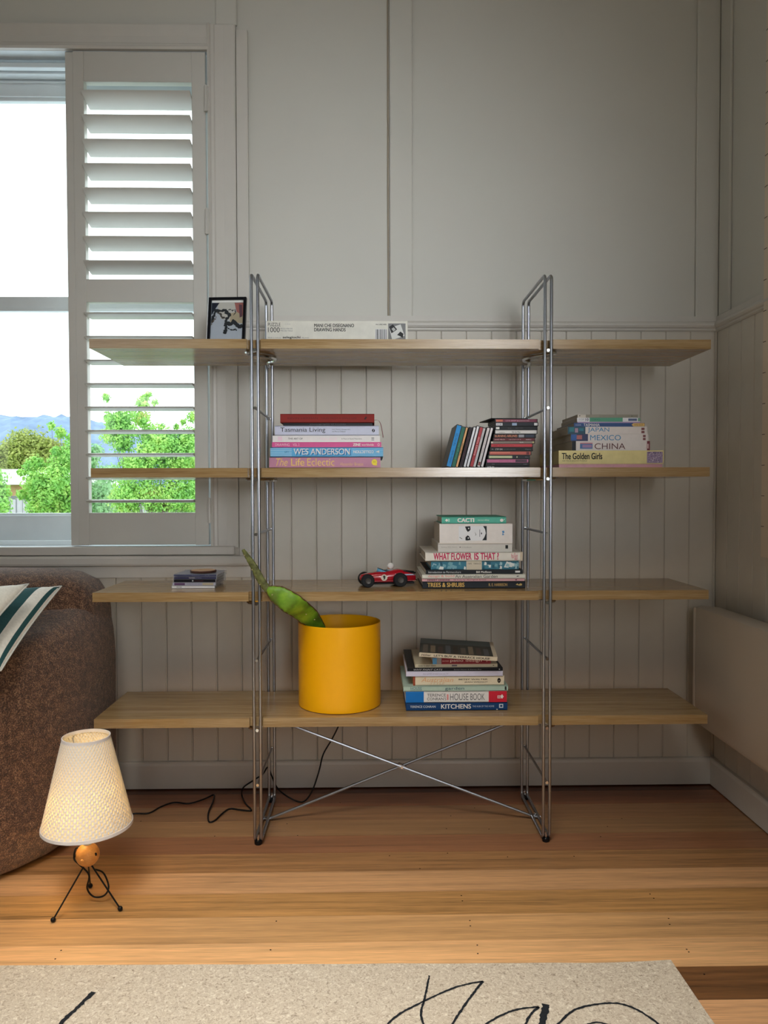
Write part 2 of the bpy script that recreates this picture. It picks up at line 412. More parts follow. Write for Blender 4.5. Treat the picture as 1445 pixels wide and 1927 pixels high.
def leafmat(name, a, b, c, d=None):
    m, nt, p = newmat(name); L = nt.links.new
    oi = nt.nodes.new('ShaderNodeTexCoord'); n = nt.nodes.new('ShaderNodeTexNoise'); n.inputs['Scale'].default_value = 2.6; n.inputs['Detail'].default_value = 6; n.inputs['Roughness'].default_value = .8
    L(oi.outputs['Object'], n.inputs[0]); r = nt.nodes.new('ShaderNodeValToRGB'); e = r.color_ramp.elements
    st = [(.32, a), (.48, b), (.62, c)] + ([(.70, d)] if d else [])
    ramp(e, st)
    L(n.outputs[0], r.inputs[0]); L(r.outputs[0], p.inputs['Base Color']); p.inputs['Roughness'].default_value = .6
    t = nt.nodes.new('ShaderNodeBsdfTranslucent'); L(r.outputs[0], t.inputs[0]); mx = nt.nodes.new('ShaderNodeMixShader'); mx.inputs[0].default_value = .35
    L(p.outputs[0], mx.inputs[1]); L(t.outputs[0], mx.inputs[2]); L(mx.outputs[0], nt.nodes['Material Output'].inputs[0])
    return m
M_MAPLE = leafmat('maple_leaves', (104, 166, 92), (150, 204, 104), (194, 226, 122), (240, 184, 158))
M_OLIVE = leafmat('olive_tree_leaves', (110, 132, 60), (152, 166, 82), (190, 196, 110))
M_PALE = leafmat('pale_shrub_leaves', (120, 168, 120), (150, 196, 140), (180, 214, 160))
M_BARK = paint((96, 78, 62), .9, noise_amt=.3, scale=20, name='bark')
def tree(name, base, blobs, n, size, mat, label, seed=1, trunk=.05):
    rnd = random.Random(seed); root = empty(name, base, label=label, cat='tree'); b = Vector(base)
    tot = sum(r[3]**2 for r in blobs); V = []; F = []
    for (bx, by, bz, br) in blobs:
        c = Vector((bx, by, bz))-b
        for _ in range(int(n*br*br/tot)):
            d = Vector((rnd.gauss(0, 1), rnd.gauss(0, 1), rnd.gauss(0, 1))).normalized()
            p = c + d*br*(.25+.95*rnd.random()**.8)*(1.12+.6*noise.noise(d*2.2+c*5)) - Vector((0, 0, br*.1))
            ax = (d + Vector((rnd.uniform(-1, 1), rnd.uniform(-1, 1), rnd.uniform(-1, 1)))*.9).normalized()
            t = ax.orthogonal().normalized(); t = (Matrix.Rotation(rnd.random()*6.3, 3, ax) @ t); w = ax.cross(t); s = size*rnd.uniform(.6, 1.25)
            i = len(V); V += [p-t*s, p-t*s*.1+w*s*.55, p+t*s, p-t*s*.1-w*s*.55]; F.append((i, i+1, i+2, i+3))
    me = bpy.data.meshes.new('foliage'); me.from_pydata([tuple(v) for v in V], [], F)
    o = link('foliage', me, mat, root); o['kind'] = 'stuff'
    mb = MB(); top = max(blobs, key=lambda q: q[3]); 
    mb.tube([(0, 0, 0), ((top[0]-b.x)*.5, (top[1]-b.y)*.5, (top[2]-b.z)*.5), (top[0]-b.x, top[1]-b.y, top[2]-b.z)], [trunk, trunk*.8, trunk*.5], 8)
    for (bx, by, bz, br) in blobs:
        mb.tube([((top[0]-b.x)*.45, (top[1]-b.y)*.45, (top[2]-b.z)*.45), (bx-b.x, by-b.y, bz-b.z)], [trunk*.22, trunk*.06], 5)
    mb.go('trunk', M_BARK, root, 'auto')
def BL(lst, y):  # (u, v, radius px) -> blobs at depth y
    out = []
    for u, v, r in lst:
        p = at(u, v, y); out.append((p.x, p.y+RND.uniform(-.3, .3), p.z, r*y/FPX))
    return out
q = at(55, 960, 44); tree('rounded_tree', (q.x, 44, -1.2), BL([(40, 855, 34), (75, 850, 30), (15, 880, 36), (60, 885, 40), (100, 860, 26), (45, 832, 20), (108, 885, 28), (-20, 890, 40), (78, 838, 16), (118, 860, 16)], 44), 32000, .10, M_OLIVE, 'big rounded olive-green tree behind the white roof outside the window', 3, .4)
q = at(118, 960, 12); tree('maple_tree', (q.x, 12, -1.2), BL([(105, 812, 9), (128, 825, 11), (112, 850, 8), (70, 870, 12), (60, 880, 10), (95, 875, 15), (125, 870, 20), (52, 888, 7), (80, 905, 20), (115, 905, 26), (95, 935, 24), (70, 925, 13), (130, 940, 24), (48, 930, 8), (85, 955, 14), (120, 960, 16), (140, 850, 16), (95, 800, 6), (38, 936, 6)], 12), 15000, .028, M_MAPLE, 'bright green young maple tree seen in the window left of the shutter', 5, .04)
q = at(0, 960, 11); tree('garden_shrub', (q.x, 11, -1.2), BL([(-5, 925, 14), (3, 950, 14), (-15, 900, 18), (-30, 930, 26)], 11), 2600, .03, M_MAPLE, 'green shrub at the left edge of the window view in front of the fence', 6, .03)
q = at(250, 960, 11); tree('maple_tree', (q.x, 11, -1.2), BL([(212, 752, 6), (262, 745, 8), (258, 757, 8), (272, 738, 5), (284, 755, 6), (276, 762, 6), (208, 785, 9), (240, 790, 18), (262, 783, 15), (225, 800, 14), (250, 812, 16), (215, 820, 14), (240, 835, 16), (285, 815, 16), (295, 850, 26), (320, 835, 24), (345, 840, 26), (365, 825, 16), (330, 870, 30), (280, 880, 26), (360, 880, 28), (240, 870, 14), (250, 925, 22), (285, 930, 24), (325, 930, 26), (365, 920, 22), (230, 935, 12), (300, 955, 24), (345, 955, 24), (345, 795, 5), (332, 803, 5), (312, 805, 5), (280, 796, 6), (365, 785, 9), (243, 955, 20), (195, 792, 4)], 11), 36000, .023, M_MAPLE, 'large maple tree with pinkish new leaves seen through the shutter louvres', 9, .035)
q = at(190, 960, 13); tree('garden_shrub', (q.x, 13, -1.2), BL([(188, 850, 12), (180, 870, 16), (195, 890, 16), (185, 925, 22), (205, 925, 20), (180, 955, 20), (205, 958, 18)], 13), 6000, .03, M_PALE, 'pale green shrub seen through the left end of the lower louvres', 12, .03)
# neighbour's house
hr = at(10, 883, 26); hb = at(62, 912, 24)
hs = empty('neighbour_house', (hb.x-6, 24, -1.2), label='low brick house with a white metal roof outside the window', cat='house')
x1 = hb.x; zr = at(30, 883, 28).z; ze = hb.z
def HS(mb, name, mat):
    o = mb.go(name, mat, hs); o.location = -Vector((hb.x-6, 24, -1.2)); return o
HS(MB().box(x1-12, x1-.1, 24.3, 31.6, -1.2, ze), 'wall', paint((196, 156, 124), .85, noise_amt=.12, scale=6, name='pale_brick'))
r = MB(); r.prism([(23.9, ze), (23.9, ze+.06), (28, zr), (32.1, ze+.06), (32.1, ze)], x1-12.4, x1+.35, 'x'); HS(r, 'roof', paint((238, 240, 242), .4, name='white_metal_roof'))
HS(MB().box(x1-.95, x1-.35, 24.26, 24.32, -.1, ze-.35), 'window', paint((120, 120, 130), .3, name='dark_window'))
# paling fence
fz = at(80, 938, 15).z
fn = empty('paling_fence', (-8, 15, -1.2), label='weathered pale timber paling fence behind the maple tree', cat='fence')
mf = paint((176, 172, 178), .9, noise_amt=.15, scale=5, name='weathered_paling')
mep = None
x = -11.0
while x < -1.5:
    if mep is None:
        b = MB().box(0, .098, 0, .015, 0, fz+1.2); o = b.go('paling', mf, fn); mep = o.data
    else: o = link('paling', mep, None, fn)
    o.location = (x+8, RND.uniform(0, .02), RND.uniform(-.02, .02)); x += .118
MB().box(-3, 6.5, .04, .09, .4, .5).go('rail', mf, fn)

# ------------------------------------------------------------------ heater on the right wall
ht = empty('wall_heater', (1.13, 2.0, .24), label='white flat panel heater mounted low on the right wall', cat='heater')
mh = paint((198, 190, 178), .5, noise_amt=.01, scale=5, name='heater_enamel')
b = MB(); hp = [(1.117, .255), (1.124, .240), (1.140, .234), (1.196, .234), (1.196, .640), (1.130, .6445), (1.120, .640), (1.117, .630)]
b.prism([(x-1.13, z-.24) for x, z in hp], -.8, .597, 'y'); b.go('housing', mh, ht, 'auto')
MB().box(-.0165, .062, .600, .615, .004, .398, .006).go('end_cap', mh, ht)
MB().box(.064, .085, -.6, .55, .05, .32).go('wall_bracket', M_DARK, ht)

# ------------------------------------------------------------------ height chart on right wall
hc = empty('height_chart', (XC-.012, 1.6, .86), label='pale wooden height chart with tick marks at the right edge of the picture', cat='height chart')
hx = XC-.012
_d = ray(1437, 500); yc0 = (hx-.010)*_d.y/_d.x
zb = at(1434, 1048, yc0).z; 
def HC(mb, name, mat, label=None):
    o = mb.go(name, mat, hc, label=label); o.location = -Vector(hc.location); return o
HC(MB().box(hx-.010, hx+.004, yc0-.19, yc0, zb, 2.75, .001), 'board', paint((222, 208, 190), .6, noise_amt=.03, scale=8, name='pale_timber_chart'))
mt = paint((50, 45, 42), .7, name='burnt_mark')
tb = MB(); sp_ = (at(1438, 528, yc0).z-at(1438, 933, yc0).z)/7
z00 = at(1438, 933, yc0).z
for k in range(-1, 24):
    z = z00+sp_*k
    if z > zb+.01 and z < 2.74: HC(MB().box(hx-.0106, hx-.0098, yc0-.018, yc0-.001, z-.0009, z+.0009), 'tick_mark', mt)

# ------------------------------------------------------------------ lettering
_txt = {}
def text_mesh(s, bold=0.0, shear=0.0):
    key = (s, bold, shear)
    if key in _txt: return _txt[key]
    c = bpy.data.curves.new('t', 'FONT'); c.body = s; c.size = 1; c.resolution_u = 4; c.shear = shear; c.fill_mode = 'FRONT' if hasattr(c, 'fill_mode') else c.fill_mode
    o = bpy.data.objects.new('t', c); COL.objects.link(o)
    dg = bpy.context.evaluated_depsgraph_get(); dg.update()
    me = o.evaluated_get(dg).to_mesh()
    v0 = [v.co.copy() for v in me.vertices]; f0 = [tuple(p.vertices) for p in me.polygons]; vs = []; fs = []
    for kk, (dx, dy) in enumerate(((0, 0),) if not bold else ((-bold, -bold*.5), (0, 0), (bold, bold*.5), (bold, -bold*.5), (-bold, bold*.5))):
        n0 = len(vs); vs += [Vector((v.x+dx, v.y+dy, kk)) for v in v0]; fs += [tuple(i+n0 for i in f) for f in f0]
    o.evaluated_get(dg).to_mesh_clear(); bpy.data.objects.remove(o); bpy.data.curves.remove(c)
    _txt[key] = (vs, fs); return _txt[key]
def put_text(s, parent, color, x0, x1, z0, z1, y, bold=0.0, shear=0.0, mode='n', emis=0, rough=.6, name='lettering'):
    """fit text into box x0..x1, z0..z1 on plane y, facing -y. mode: n normal, u upside down, v reading downwards"""
    vs, fs = text_mesh(s, bold, shear)
    if not vs or not fs: return None
    ax, bx = min(v.x for v in vs), max(v.x for v in vs); ay, by = min(v.y for v in vs), max(v.y for v in vs)
    out = []
    for v in vs:
        s_, t_ = (v.x-ax)/(bx-ax), (v.y-ay)/max(1e-6, by-ay)
        if mode == 'u': s_, t_ = 1-s_, 1-t_
        out.append((x0+(x1-x0)*s_, y-v.z*.00005, z0+(z1-z0)*t_))
    me = bpy.data.meshes.new(name); me.from_pydata(out, [], fs)
    return link(name, me, paint(color, rough, noise_amt=0, name='print'), parent)
def put_poly(pts, parent, color, y, name='printed_shape', rough=.5, metal=0):
    me = bpy.data.meshes.new(name); me.from_pydata([(a, y, b) for a, b in pts], [], [tuple(range(len(pts)))])
    return link(name, me, paint(color, rough, metal, noise_amt=.03, name='print'), parent)
def disc(cx, cz, rx, rz, n=20): return [(cx+rx*cos(2*pi*i/n), cz+rz*sin(2*pi*i/n)) for i in range(n)]

# ------------------------------------------------------------------ shelf unit
ZS = [1.4819, 1.1085, .7456, .3743]; STH = .0272
YF, YBK, SXL, SXR = 2.2376, 2.547, -.8097, 1.0003
PXL, PXR, PF, PB, ZT = -.3320, .5195, 2.2316, 2.552, 1.6675
su = empty('shelving_unit', ((SXL+SXR)/2, 2.39, 0), label='open shelving unit with four long oak shelves and steel rod uprights', cat='shelf')
def U(mb, name, mat, smooth=False, label=None):
    o = mb.go(name, mat, su, smooth, label); o.matrix_parent_inverse = Matrix.Translation(-Vector(su.location)); return o
for z in ZS:
    poly = [(SXL, YF)]
    for px in (PXL, PXR): poly += [(px-.024, YF), (px-.024, YF+.014), (px+.016, YF+.014), (px+.016, YF)]
    poly += [(SXR, YF), (SXR, YBK)]
    for px in (PXR, PXL): poly += [(px+.016, YBK), (px+.016, YBK-.012), (px-.020, YBK-.012), (px-.020, YBK)]
    poly += [(SXL, YBK)]
    mb = MB(); mb.prism(poly, z-STH, z)
    U(mb, 'shelf_board', M_OAK)
rr_ = .0046
for px in (PXL, PXR):
    for s in (-1, 1):
        x = px+s*.0093; c = .016; pts = []
        for (cy_, cz_, a0) in ((PF+c, ZT-c, 180), (PB-c, ZT-c, 90), (PB-c, .012+c, 0), (PF+c, .012+c, -90)):
            for j in range(5):
                a = R_(a0-j*22.5); pts.append((x, cy_+c*cos(a), cz_+c*sin(a)))
        # refine the long sides so that they stay straight
        U(MB().tube(pts, rr_, 14, closed=True), 'upright_rod', M_STEEL, 'auto')
    # rungs with bolt heads
    for z in (1.2816, .915, .546, .179):
        U(MB().tube([(px, PF+.002, z), (px, PB-.002, z)], .0038, 8), 'rung', M_STEEL, 'auto')
        for yy_, sg in ((PF-.004, -1), (PB+.004, 1)):
            U(MB().tube([(px, yy_-sg*.006, z), (px, yy_+sg*.001, z)], .0045, 10), 'bolt', M_CHROME, 'auto')
    sg = -1 if px < 0 else 1
    for z in ZS:
        zz = z-STH-.0062
        U(MB().tube([(px, PF-.005, zz), (px, PF+.004, zz)], .0048, 10), 'bolt', M_CHROME, 'auto')
        pts = [(px, PF+.004, zz), (px+sg*.012, PF+.016, zz), (px+sg*.029, PF+.032, zz), (px+sg*.027, PF+.052, zz), (px+sg*.0, PF+.078, zz), (px-sg*.026, PF+.105, zz), (px-sg*.040, PF+.140, zz), (px-sg*.034, PF+.180, zz), (px-sg*.014, PF+.205, zz), (px-sg*.006, PF+.24, zz), (px-sg*.0, PB-.004, zz)]
        U(MB().tube(catmull(pts, 5), .0050, 8), 'shelf_bracket', M_CHROME, 'auto')
    for yf in (PF+.006, PB-.006):
        U(MB().lathe([(.0105, .0004), (.0115, .004), (.0115, .010), (.008, .011)], (px, yf, 0), 16), 'rubber_foot', M_BLACK, 'auto')
        U(MB().tube([(px, yf, .010), (px, yf, .028)], .0036, 8), 'foot_bolt', M_CHROME, 'auto')
yb_ = 2.392
def brace(pa, pb, dy):
    a = Vector(pa); b = Vector(pb); a.y = b.y = yb_+dy
    s = 1 if b.x > a.x else -1
    U(MB().tube([a-Vector((s*.022, 0, 0)), a, b], .0044, 8), 'cross_brace', M_STEEL, 'auto')
A1 = at(508, 1541, yb_); X_ = at(756, 1442, yb_); A2 = at(1003, 1535, yb_)
d1 = (X_-A1); d2 = (X_-A2)
t1 = (ZS[3]-STH-.010-A1.z)/d1.z; t2 = (ZS[3]-STH-.010-A2.z)/d2.z
brace(A1, A1+d1*t1, .005); brace(A2, A2+d2*t2, -.005)
U(MB().box(-.013, .013, -.008, .008, -.006, .006, 0, Matrix.Translation(X_) @ Matrix.Rotation(R_(23), 4, 'Y')), 'brace_clamp', M_STEEL)
U(MB().tube([(X_.x, X_.y-.012, X_.z), (X_.x, X_.y-.004, X_.z)], .004, 8), 'bolt', M_CHROME)
for px, A in ((PXL, A1), (PXR, A2)):
    U(MB().tube([(px, yb_, .012), (px, yb_, A.z+.008)], .0045, 8), 'brace_bolt', M_CHROME, 'auto')

# ------------------------------------------------------------------ books, boxes, discs
def book(stack, name, cat, label, u0, u1, th_px, y, color, decos=(), depth=.22, hard=True, rot=0, pages=M_PAPER, group=None, rough=.45, z=None, dx=0, tilt=0, edge=None):
    """lays one book on its stack (stack = dict with z). u0,u1 pixel extent of the spine"""
    z0 = stack['z'] if z is None else z
    vmid = stack['v']
    a, b = at(u0, vmid, y), at(u1, vmid, y)
    L = b.x-a.x; T = th_px*y/FPX*.985
    root = empty(name, ((a.x+b.x)/2+dx, y, z0), (0, R_(tilt), R_(rot)), label, cat, group)
    hl = L/2; cm = paint(color, rough, noise_amt=.03, scale=60)
    if hard:
        c = min(.0022, T*.14)
        mb = MB(); mb.box(-hl, hl, 0, depth, 0, c, .0004); mb.box(-hl, hl, 0, depth, T-c, T, .0004); mb.box(-hl, hl, 0, c*1.2, c*.3, T-c*.3)
        mb.go('cover', cm, root)
        MB().box(-hl+.004, hl-.004, c*1.21, depth-.004, c, T-c).go('page_block', pages, root)
    else:
        mb = MB(); c = min(.0006, T*.1); mb.box(-hl, hl, 0, depth, 0, c); mb.box(-hl, hl, 0, depth, T-c, T); mb.box(-hl, hl, 0, .001, c, T-c)
        mb.go('cover', cm, root)
        MB().box(-hl+.0005, hl-.0005, .001, depth-.001, c, T-c).go('page_block', pages, root)
    def X(s): return -hl+L*s
    lay = -.0003
    for dcr in decos:
        k = dcr[0]
        if k == 'r': put_poly([(X(dcr[1]), T*dcr[3]), (X(dcr[2]), T*dcr[3]), (X(dcr[2]), T*dcr[4]), (X(dcr[1]), T*dcr[4])], root, dcr[5], lay, 'printed_panel')
        elif k == 't':
            kw = dcr[7] if len(dcr) > 7 else {}
            put_text(dcr[6], root, dcr[5], X(dcr[1]), X(dcr[2]), T*dcr[3], T*dcr[4], lay-.0002, **kw)
        elif k == 'p': put_poly([(X(s), T*t) for s, t in dcr[2]], root, dcr[1], lay-.0001)
        elif k == 'd': put_poly(disc(X(dcr[1]), T*dcr[2], L*dcr[3], T*dcr[4]), root, dcr[5], lay-.0001)
        lay -= .00004
    if z is None: stack['z'] = z0+T+.0002
    return root, L, T
WH, BK = (232, 230, 226), (22, 22, 26)
# --- stack A: coffee-table books, second shelf left
SA = {'z': ZS[1]+.0003, 'v': 840}
YA = 2.268; GA = None
ra = [ (0, 1) ]
book(SA, 'book', 'book', 'mauve pink hardback with yellow title at the bottom of the stack beside the uprights', 506.5, 715.8, 21, YA, (196, 134, 160),
     [('t', .06, .165, .2, .88, (240, 205, 120), 'The', {'shear': .35}), ('t', .195, .315, .2, .88, (240, 205, 120), 'Life', {'bold': .01}), ('t', .34, .585, .2, .88, (240, 205, 120), 'Eclectic'),
      ('t', .635, .845, .22, .5, (232, 190, 130), 'Alexander Breeze'), ('d', .945, .52, .025, .28, (246, 222, 60)), ('p', (246, 222, 60), [(.945, .25), (.968, .22), (.965, .5)]), ('d', .94, .55, .004, .06, (200, 170, 30)), ('d', .951, .55, .004, .06, (200, 170, 30))], .25)
bl = (88, 172, 222); sd = []
for i in range(5): sd.append(('r', 0, .19, .10+.18*i, .17+.18*i, (170, 214, 236)))
for i in range(5): sd.append(('r', .72, 1, .10+.18*i, .15+.18*i, (150, 204, 232)))
book(SA, 'book', 'book', 'sky blue striped hardback with bold white title, second from the bottom under the pink book', 508.5, 721, 18.3, YA-.002, bl,
     sd+[('t', .125, .165, .4, .62, (60, 120, 170), 'SPY'), ('t', .212, .712, .16, .78, (40, 120, 180), 'WES ANDERSON', {'bold': .03}), ('t', .207, .707, .22, .86, WH, 'WES ANDERSON', {'bold': .03}), ('t', .735, .915, .38, .66, WH, 'COLLECTION', {'mode': 'u', 'bold': .02}), ('p', WH, [(.93, .52), (.965, .66), (.965, .40)])], .26)
book(SA, 'book', 'book', 'bright pink slim paperback with small white lettering between the blue and white books', 511.8, 717.5, 9.8, YA+.001, (212, 84, 146),
     [('t', .03, .16, .25, .75, (240, 200, 220), 'DRAWING'), ('t', .19, .25, .25, .75, (240, 200, 220), 'VOL. 2'), ('t', .74, .81, .25, .75, WH, 'ZINE', {'bold': .03}), ('t', .82, .93, .28, .72, WH, 'worldwide'), ('d', .975, .5, .01, .28, (240, 190, 215)), ('d', .975, .5, .006, .16, (212, 84, 146))], .24, hard=False)
book(SA, 'book', 'book', 'white paperback with small dark capitals resting on the bright pink book', 512.8, 715, 12.2, YA, (226, 222, 222),
     [('r', .05, .09, .15, .85, (232, 206, 220)), ('t', .145, .28, .38, .66, BK, 'THE ART OF'), ('t', .45, .6, .3, .7, (236, 212, 222), 'PALACE'), ('t', .64, .83, .4, .6, (90, 90, 95), 'A Place in Rural Meanders'), ('r', .92, .945, .25, .4, (150, 150, 155)), ('r', .92, .945, .5, .7, (150, 150, 155))], .24, hard=False)
book(SA, 'book', 'book', 'pale lavender hardback with large dark title under the thin black book', 517, 713, 18.6, YA-.001, (196, 200, 222),
     [('t', .055, .485, .24, .82, (34, 38, 48), 'Tasmania Living'), ('t', .55, .725, .55, .68, (60, 66, 80), 'Joan Masters Designscape'), ('t', .55, .68, .34, .48, (60, 66, 80), 'and Marcus Dobbson'), ('d', .947, .5, .014, .17, (16, 16, 22)), ('p', (196, 200, 222), [(.942, .38), (.948, .38), (.953, .62), (.947, .62)])], .25)
book(SA, 'book', 'book', 'thin black book beneath the dark red book at the top of the left stack', 533, 701, 5.3, YA+.002, (26, 26, 36), [('t', .3, .7, .3, .7, (110, 110, 120), 'photographs of houses')], .25)
rb, L, T = book(SA, 'book', 'book', 'dark red clothbound book on top of the left stack with a ribbon hanging down', 527.5, 704.5, 17, YA, (138, 44, 40),
     [('t', .08, .40, .42, .60, (92, 26, 24), 'KEVIN HERMAN'), ('t', .43, .81, .42, .60, (92, 26, 24), 'TALES FROM A SMALL LIFE'), ('p', (60, 20, 20), [(.89, .4), (.915, .8), (.91, .6), (.925, .65), (.905, .35)])], .23, rough=.8)
mb = MB(); x0 = L/2
rp = [(x0-.004, .10, T*.6), (x0+.010, .09, T*.62), (x0+.018, .06, T*.1), (x0+.022, .03, -.02), (x0+.025, .01, -.043)]
cp_ = catmull(rp, 5)
for a, b in zip(cp_, cp_[1:]): mb.quad(a+Vector((0, -.004, 0)), a+Vector((.002, .004, 0)), b+Vector((.002, .004, 0)), b+Vector((0, -.004, 0)))
mb.go('ribbon', paint((150, 20, 60), .6, name='ribbon_red'), rb)

# --- compact disc cases
M_CASE, cn, cpn = newmat('clear_case_plastic'); cpn.inputs['Base Color'].default_value = (.62, .64, .68, 1); cpn.inputs['Roughness'].default_value = .12; cpn.inputs['Alpha'].default_value = .38
def cd(loc, rot, label, color, T, decos=(), L=.1265, D=.142, group=None, name='disc_case', cat='disc case', tray=(40, 40, 44), clear=False):
    root = empty(name, loc, rot, label, cat, group); hl = L/2
    if clear:
        MB().box(-hl, hl, 0, D, 0, T, .0006).go('case', M_CASE, root)
        MB().box(-hl+.004, hl-.006, .0012, D-.003, .0012, T-.0012).go('tray', paint(tray, .4), root)
    else:
        mb = MB(); mb.box(-hl, hl, 0, D, 0, T*.46, .0005); mb.box(-hl, hl, 0.0012, D, T*.5, T, .0005)
        mb.go('case', paint(tone(tray, .6), .4), root)
    put_poly([(-hl+.0025, T*.08), (hl-.0025, T*.08), (hl-.0025, T*.92), (-hl+.0025, T*.92)], root, color, -.0002, 'spine_card')
    lay = -.0004
    for d in decos:
        if d[0] == 'r': put_poly([(-hl+L*d[1], T*d[3]), (-hl+L*d[2], T*d[3]), (-hl+L*d[2], T*d[4]), (-hl+L*d[1], T*d[4])], root, d[5], lay, 'printed_panel')
        else: put_text(d[6], root, d[5], -hl+L*d[1], -hl+L*d[2], T*d[3], T*d[4], lay-.0002, **(d[7] if len(d) > 7 else {}))
        lay -= .00005
    return root
YD = 2.285
cds = [  # (x0,x1,vtop,vbot) in zoomed crop units; colour; label; decos
 ('black disc case with small white title at the very bottom of the disc stack', (28, 28, 32), (612, 1150, 722, 752), [('t', .04, .2, .25, .75, WH, 'TIME IN')], (30, 30, 34)),
 ('plain near-black disc case second from the bottom of the disc stack', (42, 42, 48), (616, 1155, 690, 722), [('t', .14, .2, .35, .6, (150, 150, 155), 'drone'), ('t', .86, .95, .35, .6, (150, 150, 155), 'music')], (30, 30, 34)),
 ('disc case with a pink spine third from the bottom of the disc stack', (206, 110, 150), (624, 1155, 643, 690), [('r', .68, .95, .15, .85, (70, 40, 60)), ('t', .3, .66, .35, .6, (100, 40, 70), 'swimming songs')], (34, 34, 40)),
 ('disc case with a pale yellow-green spine strip above the pink one', (46, 50, 58), (640, 1165, 595, 643), [('r', .03, .58, .2, .8, (198, 204, 160)), ('r', .68, .7, .3, .7, (220, 220, 180)), ('t', .88, .96, .4, .6, (150, 150, 160), 'disc')], (34, 34, 40)),
 ('disc case with a mottled orange-red spine low in the disc stack', (204, 98, 84), (655, 1185, 548, 595), [('r', .04, .5, .5, .82, (222, 130, 110)), ('r', .88, .95, .15, .85, (120, 40, 50))], (34, 34, 40)),
 ('black disc case with white capitals just under the plain red one', (26, 26, 30), (668, 1200, 502, 548), [('t', .04, .08, .35, .65, WH, '(C)'), ('t', .12, .29, .28, .7, WH, 'CTIF ON'), ('t', .31, .6, .35, .6, (150, 150, 150), 'york town youth choir'), ('t', .82, .95, .35, .6, (150, 150, 150), 'Mono')], (30, 30, 34)),
 ('disc case with a plain bright red spine in the middle of the disc stack', (196, 52, 62), (672, 1200, 458, 502), [('t', .08, .16, .3, .7, (90, 20, 30), 'red'), ('t', .2, .55, .35, .62, (90, 20, 30), 'studio sessions live')], (34, 34, 40)),
 ('disc case with a taupe grey spine above the plain red one', (136, 122, 112), (672, 1225, 426, 458), [('r', .02, .06, .2, .8, (220, 210, 195)), ('t', .66, .74, .3, .7, WH, 'PLAIN'), ('r', .94, .98, .2, .8, (190, 180, 120))], (90, 84, 80)),
 ('disc case with a maroon spine and spaced white letters', (104, 32, 40), (705, 1230, 388, 426), [('t', .04, .28, .3, .68, (220, 180, 180), 'DAVID WELCH'), ('t', .38, .66, .32, .62, (220, 190, 190), 'I D E N T I T Y'), ('t', .78, .9, .3, .6, WH, 'MUTE 3')], (40, 26, 28)),
 ('disc case with orange letters on a dark spine below the white one', (30, 32, 40), (716, 1240, 340, 388), [('t', .03, .56, .2, .8, (214, 138, 106), 'BURNING AIRLINES', {'bold': .02}), ('r', .59, .72, .15, .85, (150, 150, 160)), ('r', .75, .95, .2, .8, (40, 52, 74))], (30, 30, 34)),
 ('disc case with a white spine fourth from the top of the disc stack', (224, 222, 220), (724, 1255, 292, 340), [('t', .1, .24, .2, .45, (60, 60, 60), 'orchestra'), ('t', .4, .6, .25, .7, (40, 40, 40), 'No Ice Floe', {'shear': .3})], (60, 60, 64)),
 ('black disc case with a small white square at its left end', (28, 30, 36), (733, 1260, 246, 292), [('r', .02, .1, .2, .8, WH), ('t', .3, .38, .4, .6, (110, 110, 110), 'blue'), ('t', .47, .65, .4, .6, (110, 110, 110), 'night train')], (28, 30, 34)),
 ('disc case with white labels at both ends, second from the top of the disc stack', (34, 38, 50), (733, 1265, 200, 246), [('r', .02, .17, .15, .85, (224, 224, 228)), ('r', .9, .98, .15, .85, (214, 214, 214)), ('r', .39, .5, .15, .85, (150, 170, 200)), ('t', .04, .15, .3, .7, (90, 90, 95), 'ICE')], (34, 34, 38)),
 ('disc case with a dark pink and orange spine on top of the disc stack', (120, 40, 66), (733, 1260, 158, 200), [('r', .02, .18, .2, .8, (206, 110, 84)), ('t', .25, .55, .3, .65, (230, 170, 190), 'LOVE SHOP 66'), ('t', .56, .8, .3, .6, (220, 200, 200), 'greatest hits')], (26, 26, 30)),
]
zc = ZS[1]+.0003
for lab, colr, (xa, xb, va, vb), dec, tray in cds:
    ua, ub = 820+xa/6.568, 820+xb/6.568
    a, b = at(ua, 830, YD), at(ub, 830, YD); T = (vb-va)/6.568*YD/FPX*1.02
    cd(((a.x+b.x)/2, YD+RND.uniform(-.002, .004), zc), (0, 0, R_(RND.uniform(-1.2, 1.2))), lab, colr, T-.0003, dec, L=b.x-a.x, tray=tray)
    zc += T
cd_top = zc
# loose black sleeve on top
p = at(957, 783, YD+.07)
sl = MB().box(-.068, .046, 0, .135, 0, .0025, .0004).go('paper_sleeve', paint((24, 24, 28), .5)); sl.location = (p.x+.004, YD+.014, cd_top+.0006); sl.rotation_euler = (0, 0, R_(7)); prop(sl, 'thin black card sleeve lying on top of the disc stack', 'sleeve')
